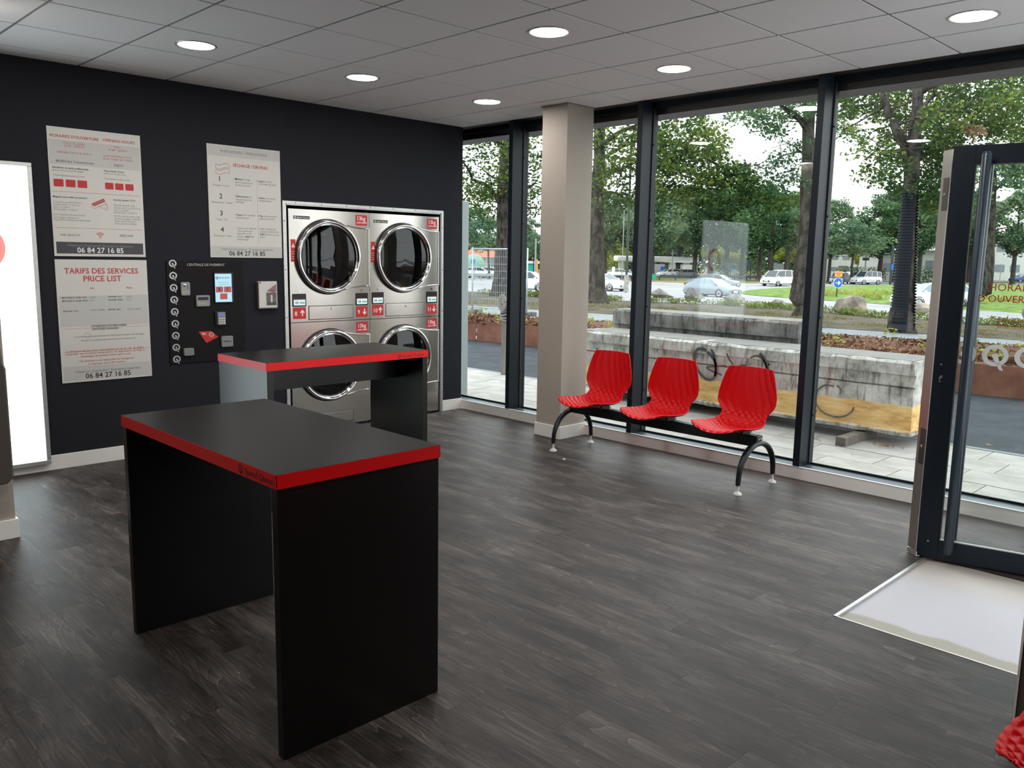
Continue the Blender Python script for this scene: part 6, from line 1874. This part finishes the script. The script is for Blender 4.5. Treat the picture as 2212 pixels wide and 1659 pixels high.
car('pale blue car at the white shelter, right of the white one', gpt(1478, 132), hd_(-.9, .3), 4.2, 1.7, 1.4, P_SILVER, 'hatch')
car('white parked car behind the barrier in the leftmost pane', gpt(1034, 112), hd_(1, .05), 4.4, 1.75, 1.5, P_WHITE, 'hatch')
car('red-tailed white parked car touching the bare-stemmed tree, leftmost pane', gpt(1062, 114), hd_(1, .2), 4.3, 1.75, 1.5, P_WHITE, 'hatch')
car('farther white parked car behind the first in the leftmost pane', gpt(1020, 138), hd_(1, .1), 4.4, 1.75, 1.5, P_WHITE, 'suv')
car('silver car far behind the dark sign boards', gpt(1572, 142), hd_(-.95, .3), 4.2, 1.7, 1.4, P_PALE, 'hatch')

# ------------------------------------------------------------------ signs, posts and street furniture
m_signred = mat('sign_red', (.55, .03, .04, 1), .5); m_signblue = mat('sign_blue', (.02, .13, .55, 1), .5); m_signwhite = mat('sign_white', (.78, .78, .78, 1), .5)
m_signorange = mat('sign_orange', (.75, .36, .10, 1), .5); m_postgrey = mat('grey_post', (.30, .32, .32, 1), .5, .5); m_dgreen = mat('dark_green_post', (.02, .035, .03, 1), .5)
m_bldwhite = mat('white_render', (.68, .68, .67, 1), .8, vary=(.6, .06)); m_bldglass = mat('building_glass', (.20, .25, .28, 1), .15); m_roofred = mat('orange_roof_tile', (.50, .15, .08, 1), .8, vary=(1.5, .2))
def disc(mb, c, n_, r, t0, t1, seg=28): mb.lathe([(0, t1), (r, t1), (r, t0), (0, t0)], c, n_, seg)
def facing(px, turn=0):
    v = -CF * math.cos(turn) + CR * math.sin(turn); v.z = 0; return v.normalized()
c = at(1294, 597, 56); g_ = gp(c.x, c.y)
s_ = thing('no_entry_sign', 'round red no-entry sign with white bar on a grey post', 'road sign', tuple(g_))
MB().tube([(c.x, c.y, g_.z), (c.x, c.y, c.z)], .03, 8).build('post', m_postgrey, s_)
n_ = facing(0, math.radians(52)); sd = Vector((-n_.y, n_.x, 0))
mb = MB(); disc(mb, c, n_, .43, 0, .02); pl_ = mb.build('sign_plate', m_signwhite, s_)
mb = MB(); disc(mb, c, n_, .385, .02, .024); mb.build('red_field', m_signred, pl_)
MB().obox(c + n_ * .027, sd, ZV, n_, .29, .07, .003).build('white_bar', m_signwhite, pl_)
c = at(1809, 611, 63); g_ = gp(c.x, c.y)
s_ = thing('direction_sign', 'round blue arrow sign under a small orange plate on a dark post', 'road sign', tuple(g_))
MB().tube([(c.x, c.y, g_.z - .1), (c.x, c.y, c.z + .7)], .05, 8).build('post', m_dgreen, s_)
n_ = facing(0, math.radians(15)); sd = Vector((-n_.y, n_.x, 0))
mb = MB(); disc(mb, c + n_ * .06, n_, .40, 0, .02); pl_ = mb.build('sign_plate', m_signwhite, s_)
mb = MB(); disc(mb, c + n_ * .06, n_, .365, .02, .024); mb.build('blue_field', m_signblue, pl_)
mb = MB(); o_ = c + n_ * .088
mb.add([o_ + sd * a + ZV * b_ for a, b_ in [(-.22, .035), (.05, .035), (.05, .035), (-.03, .14), (.05, .16), (.22, 0), (.05, -.16), (-.03, -.14), (.05, -.035), (-.22, -.035)]], [tuple(range(10))])
mb.build('white_arrow', m_signwhite, pl_)
op = MB().obox(c + n_ * .06 + ZV * .66, sd, ZV, n_, .33, .21, .012).build('orange_plate', m_signorange, s_)
MB().obox(c + n_ * .075 + ZV * .60, sd, ZV, n_, .12, .03, .002).obox(c + n_ * .075 + ZV * .72, sd, ZV, n_, .25, .018, .002).build('plate_print', m_signred, op)

def pole(name, label, px, pytop, pybot, dep, r, m, extra=None, cat='pole'):
    a, b_ = at(px, pybot, dep), at(px + (pybot - pytop) * .045, pytop, dep)
    g_ = gp(a.x, a.y)
    t = thing(name, label, cat, tuple(g_))
    MB().tube([(a.x, a.y, g_.z - .1), (a.x, a.y, max(b_.z, g_.z + 1))], r, 8).build('shaft', m, t)
    if extra: extra(t, Vector((a.x, a.y, b_.z)))
    return t
pole('street_lamp', 'dark green lamp post with white painted foot, right of the column', 1352, 300, 632, 70, .10, m_dgreen, lambda t, p_: (MB().box(p_.x - .14, p_.y - .14, gz(p_.y), p_.x + .14, p_.y + .14, gz(p_.y) + 1.4).build('painted_foot', mat('flaking_white', (.35, .33, .30, 1), .9, vary=(6, .4)), t), MB().tube([(p_.x, p_.y, p_.z), (p_.x - 1.2, p_.y, p_.z + .3)], .05, 6).build('lamp_arm', m_dgreen, t)))
pole('street_lamp', 'thin grey lamp post left of the lamp post with painted foot', 1343, 430, 606, 105, .05, m_postgrey, lambda t, p_: MB().obox(p_ + Vector((-.4, 0, 0)), XV, YV, ZV, .5, .1, .05).build('lamp_head', m_postgrey, t))
pole('street_lamp', 'pale lamp post above the roof of the white shelter', 1451, 540, 596, 128, .07, m_postgrey)
pole('street_lamp', 'thin dark post in front of the white shelter', 1499, 560, 608, 112, .05, m_dgreen)
pole('street_lamp', 'grey lamp post with dark box above the silver leisure van', 1868, 518, 592, 122, .11, m_postgrey, lambda t, p_: (MB().box(p_.x - .35, p_.y - .35, p_.z - 3.0, p_.x + .35, p_.y + .35, p_.z - 2.6).build('post_collar', m_dgreen, t), MB().obox(p_ + Vector((.6, 0, 0)), XV, YV, ZV, .8, .15, .08).build('lamp_head', m_signwhite, t)))
pole('street_lamp', 'tall dark green post with blue notices left of the ribbed pipe', 1924, 530, 602, 105, .17, m_dgreen, lambda t, p_: MB().obox(Vector((p_.x, p_.y, gz(p_.y) + 2.3)) - CF * .2, RT.to_3d(), ZV, -CF, .16, .34, .02).build('blue_notice', m_signblue, t))
pole('post', 'white post beside the teal hut left of the column', 1156, 515, 600, 112, .12, m_postgrey)
pole('post', 'thin post on the lawn seen through the door glass', 2161, 570, 590, 115, .05, m_postgrey)
def panel_sign(name, label, px, py, dep, w_, h_, m, plab='sign_board', post=m_dgreen, cat='sign board'):
    c = at(px, py, dep); g_ = gp(c.x, c.y)
    t = thing(name, label, cat, tuple(g_))
    n_ = -CF.copy(); n_.z = 0; n_.normalize(); sd = Vector((-n_.y, n_.x, 0))
    MB().obox(c, sd, ZV, n_, w_ / 2, h_ / 2, .05).build(plab, m, t)
    mb = MB()
    for a in (-.3, .3): mb.box(c.x + sd.x * a * w_ - .04 - n_.x * .1, c.y + sd.y * a * w_ - .04 - n_.y * .1, g_.z - .05, c.x + sd.x * a * w_ + .04 - n_.x * .1, c.y + sd.y * a * w_ + .04 - n_.y * .1, c.z)
    mb.build_each('sign_leg', post, t)
    return t
m_boarddark = mat('dark_board', (.025, .04, .055, 1), .5)
panel_sign('dark_sign_board', 'lower left of two dark boards below the trees, middle pane', 1575, 573, 120, .85, .60, m_boarddark)
panel_sign('dark_sign_board', 'higher right of two dark boards below the trees, middle pane', 1618, 571, 120, .95, .80, m_boarddark)
panel_sign('blue_sign', 'small blue sign on a pale post between the dark boards', 1584, 584, 118, .34, .32, m_signblue, post=m_postgrey)
panel_sign('parking_sign', 'small blue parking sign in the leftmost pane', 1022, 565, 100, .5, .55, m_signblue, post=m_postgrey)
panel_sign('traffic_sign', 'back of a white road sign right of the no-entry sign', 1325, 585, 80, .28, .75, m_signwhite, post=m_postgrey)
panel_sign('brown_sign', 'brown direction board behind the orange and blue signs', 1821, 577, 125, 1.35, .38, mat('brown_board', (.20, .17, .14, 1), .6))
panel_sign('grey_sign_board', 'large grey board behind the white minibus', 1682, 578, 122, 1.5, 1.2, mat('grey_board', (.32, .36, .38, 1), .6))
# guard rail
for lab, pa, pb, dep in (('dark guard rail in front of the white shelter', 1425, 1560, 112), ('dark guard rail below the trees, middle pane', 1560, 1640, 114), ('dark guard rail between column and first middle post', 1306, 1365, 104), ('grey guard rail behind the fence panel, leftmost pane', 1000, 1078, 98)):
    a, b_ = at(pa, 596, dep), at(pb, 596, dep + 2)
    t = thing('guard_rail', lab, 'guard rail', (a.x, a.y, gz(a.y)))
    d_ = (b_ - a); d_.z = 0; n_ = d_.normalized()
    zc = gz((a.y + b_.y) / 2) + .62
    MB().obox(((a.x + b_.x) / 2, (a.y + b_.y) / 2, zc), n_, (-n_.y, n_.x, 0), ZV, d_.length / 2, .04, .16).build('rail_beam', m_boarddark if 'dark' in lab else m_postgrey, t, bevel=.03)
    k_ = int(d_.length // 2)
    mb = MB()
    for i in range(k_ + 1):
        p_ = a + d_ * (i / max(k_, 1)); mb.box(p_.x - .05, p_.y - .05, gz(p_.y) - .05, p_.x + .05, p_.y + .05, zc)
    mb.build_each('rail_post', m_boarddark if 'dark' in lab else m_postgrey, t)
c = at(1413, 600, 112); g_ = gp(c.x, c.y)
t = thing('litter_bin', 'small green litter bin at the dark stems', 'bin', tuple(g_))
MB().lathe([(.26, .1), (.30, .85), (.24, .85), (.22, .2), (0, .2)], tuple(g_), ZV, 14).build('bin_basket', mat('bin_green', (.02, .35, .20, 1), .5), t, smooth=True, autosmooth=.6)

# ------------------------------------------------------------------ buildings beyond
n_ = -CF.copy(); n_.z = 0; n_.normalize(); sdv = Vector((-n_.y, n_.x, 0))
def bpart(mb, c, w_, d_, z0, z1): mb.obox((c.x, c.y, (z0 + z1) / 2), sdv, n_, ZV, w_ / 2, d_ / 2, (z1 - z0) / 2); return mb
# white shelter with flat canopy
c = at(1415, 580, 140); g_ = gp(c.x, c.y)
t = thing('station_shelter', 'white flat-roofed station canopy on thick columns behind the trees', 'shelter', tuple(g_))
z_ = at(1415, 566, 140).z
b_ = MB(); bpart(b_, c, 13.4, 6, z_, z_ + .95); b_.build('canopy_roof', m_bldwhite, t, bevel=.25)
for px in (1342, 1452, 1482):
    q_ = at(px, 580, 140); b_ = MB(); bpart(b_, q_, .9 if px != 1482 else 1.1, .8, g_.z - .1, z_ + .05); b_.build('canopy_column', m_bldwhite, t)
q_ = at(1489, 580, 138); b_ = MB(); bpart(b_, q_, 2.2, .3, g_.z, g_.z + 2.0); b_.build('kiosk_wall', m_bldwhite, t)
q_ = at(1450, 580, 160); b_ = MB(); bpart(b_, q_, 10, .3, g_.z - .1, g_.z + 1.9); b_.build('rear_wall', mat('grey_wall', (.42, .42, .43, 1), .8), t)
for px in (1432, 1441):
    q_ = at(px, 584, 159); b_ = MB(); bpart(b_, q_, .8, .3, g_.z + .4, g_.z + 1.5); b_.build('wall_window', m_signblue if px == 1432 else m_signwhite, t)
# low house with orange roof
c = at(1052, 560, 135); g_ = gp(c.x, c.y)
t = thing('house', 'low white house with orange tiled roof, leftmost pane', 'house', tuple(g_))
b_ = MB(); bpart(b_, c, 9, 5, g_.z - .2, at(1052, 556, 135).z); wl_ = b_.build('walls', m_bldwhite, t)
for px in (1040, 1068):
    q_ = at(px, 567, 132.4); b_ = MB(); bpart(b_, q_, 1.3, .1, q_.z - .55, q_.z + .55); b_.build('window', m_bldglass, wl_)
zr = at(1052, 556, 135).z; zt_ = at(1052, 537, 135).z
P4 = [c + sdv * a + n_ * b2 for a, b2 in ((-3.8, 3), (4.8, 3), (4.8, -3), (-3.8, -3))]
P2 = [c + sdv * a for a in (-2.6, 4.2)]
MB().add([(p_.x, p_.y, zr) for p_ in P4] + [(p_.x, p_.y, zt_) for p_ in P2], [(0, 1, 5, 4), (2, 3, 4, 5), (1, 2, 5), (3, 0, 4), (0, 3, 2, 1)]).build('roof', m_roofred, t)
c = at(1024, 566, 128); g_ = gp(c.x, c.y)
t = thing('green_dome_hut', 'green domed hut left of the orange-roofed house', 'hut', tuple(g_))
MB().lathe([(2.0, 0), (2.0, .6), (1.7, 2.0), (1.0, 2.9), (0, 3.2)], tuple(g_), ZV, 20).build('dome', mat('faded_green', (.20, .34, .27, 1), .7), t, smooth=True)
c = at(1144, 582, 125); g_ = gp(c.x, c.y)
t = thing('teal_hut', 'teal hut behind the white car left of the column', 'hut', tuple(g_))
b_ = MB(); bpart(b_, c, 2.4, 2, g_.z - .1, at(1144, 569, 125).z); b_.build('hut_walls', mat('teal_board', (.03, .38, .33, 1), .6), t)
b_ = MB(); bpart(b_, c, 2.9, 2.6, at(1144, 569, 125).z, at(1144, 564, 125).z); b_.build('hut_roof', m_bldwhite, t)
c = at(1158, 584, 118); g_ = gp(c.x, c.y)
t = thing('orange_cabinet', 'orange upright cabinet beside the teal hut', 'cabinet', tuple(g_))
b_ = MB(); bpart(b_, c, .5, .4, g_.z, at(1158, 560, 118).z); b_.build('cabinet_body', m_signorange, t, bevel=.03)
# bus-stop kiosk
c = at(1535, 583, 130); g_ = gp(c.x, c.y)
t = thing('bus_kiosk', 'white advertising kiosk with teal poster left of the dark boards', 'kiosk', tuple(g_))
for px, m_ in ((1528, m_signwhite), (1541, mat('teal_poster', (.35, .58, .55, 1), .5))):
    q_ = at(px, 583, 130); b_ = MB(); bpart(b_, q_, .75, .2, g_.z, g_.z + 1.7); b_.build('kiosk_panel', m_, t)
q_ = at(1535, 576, 130); b_ = MB(); bpart(b_, q_, 2.0, .8, g_.z + 1.7, g_.z + 1.85); b_.build('kiosk_roof', m_postgrey, t)

def block_building(label, px, dep, w_, pyt, wins, rows, m=m_bldwhite):
    c = at(px, 575, dep); g_ = gp(c.x, c.y)
    t = thing('building', label, 'building', tuple(g_), 'pale buildings beyond the junction')
    zt_ = at(px, pyt, dep).z
    b_ = MB(); bpart(b_, c, w_, 8, g_.z - .3, zt_); b_.build('walls', m, t)
    b_ = MB(); bpart(b_, c, w_ + .5, 8.5, zt_, zt_ + .3); b_.build('roof', m_postgrey, t)
    H_ = zt_ - g_.z
    for r_ in range(rows):
        for k in range(wins):
            q_ = c + sdv * (-w_ / 2 + w_ * (k + .5) / wins) + n_ * 4.0
            z_ = g_.z + H_ * (r_ + .62) / (rows + .15)
            b_ = MB(); bpart(b_, q_, w_ / wins * .62, .12, z_ - H_ / rows * .17, z_ + H_ / rows * .17)
            b_.build('window', m_bldglass, t)
    return t
block_building('white low building behind the ribbed pipe', 1912, 135, 5.2, 553, 2, 1)
block_building('white low building behind the white estate car', 1985, 140, 9, 545, 3, 1)
block_building('tall white block glimpsed above the dark grey car', 1822, 170, 9, 520, 4, 3)
block_building('long white building seen through the door glass', 2180, 150, 16, 515, 6, 2)
block_building('white building between door stile and handle', 2088, 145, 4, 505, 1, 2)
c = at(1983, 600, 120)
# hedges
def hedge(label, pa, pb, dep, h_, m, seed, sz=.26, n1=230):
    a, b_ = at(pa, 590, dep), at(pb, 590, dep)
    t = thing('hedge', label, 'hedge', (a.x, a.y, gz(a.y)))
    n2 = max(3, int((b_ - a).length / (.8 if sz < .5 else 1.6)))
    pts = [(a.x + (b_.x - a.x) * i / n2, a.y + (b_.y - a.y) * i / n2, gz(a.y) + h_ * .5, sz * 3, sz * 3, h_ * .55, n1) for i in range(n2 + 1)]
    leaf_cloud('foliage', m, pts, sz, t, up=.6, seed=seed)
    mb = MB()
    for i in range(0, n2 + 1, 2): mb.tube([(pts[i][0], pts[i][1], gz(pts[i][1]) - .1), (pts[i][0] + .1, pts[i][1], gz(pts[i][1]) + h_ * .8)], .04, 5)
    mb.build_each('stem', m_barkdark, t)
hedge('dark hedge behind the grey cars, right pane', 1815, 1905, 128, 2.2, m_leaf_dark, 41)
hedge('green hedge beneath the trees of the middle pane', 1540, 1665, 134, 3.6, m_leaf_blue, 42)
hedge('bushy hedge behind the white estate car', 1975, 2035, 118, 2.4, m_leaf_dark, 43)
hedge('hedge under the trees left of the white shelter', 1306, 1345, 150, 3.2, m_leaf_yellow, 44)
hedge('dark clipped hedge before the orange-roofed house', 1040, 1078, 120, 1.1, m_leaf_dark, 45)
for k_, (pa, pb, h_, mm, lab) in enumerate(((985, 1180, 6.5, m_leaf_blue, 'low distant woodland behind the parked cars, leftmost panes'), (1275, 1345, 5.5, m_leaf_dark, 'low distant woodland behind the white shelter, left part'),
        (1345, 1480, 6.5, m_leaf_blue, 'low distant woodland right behind the white shelter'), (1480, 1610, 7.5, m_leaf_dark, 'low distant woodland behind the dark sign boards'),
        (1610, 1745, 7.5, m_leaf_blue, 'low distant woodland behind the white minibus'), (1780, 1900, 4.5, m_leaf_dark, 'low distant woodland behind the leisure van'))):
    hedge(lab, pa, pb, 172, h_, mm, 60 + k_, sz=.8, n1=420)
# pale utility cabinet against the outer wall, seen through the glass at the left corner
uc = thing('utility_cabinet', 'pale grey-green cabinet edge outside, seen through the glass at the wall corner', 'cabinet', (-1.1, .5, -.05))
MB().box(-1.5, .30, -.05, -.71, .72, 2.137).build('cabinet_body', mat('pale_green_metal', (.34, .39, .385, 1), .5), uc, bevel=.008)
MB().box(-1.45, .292, .12, -.76, .300, 2.05).build('cabinet_door', mat('pale_green_door', (.36, .41, .405, 1), .5), uc, bevel=.003)
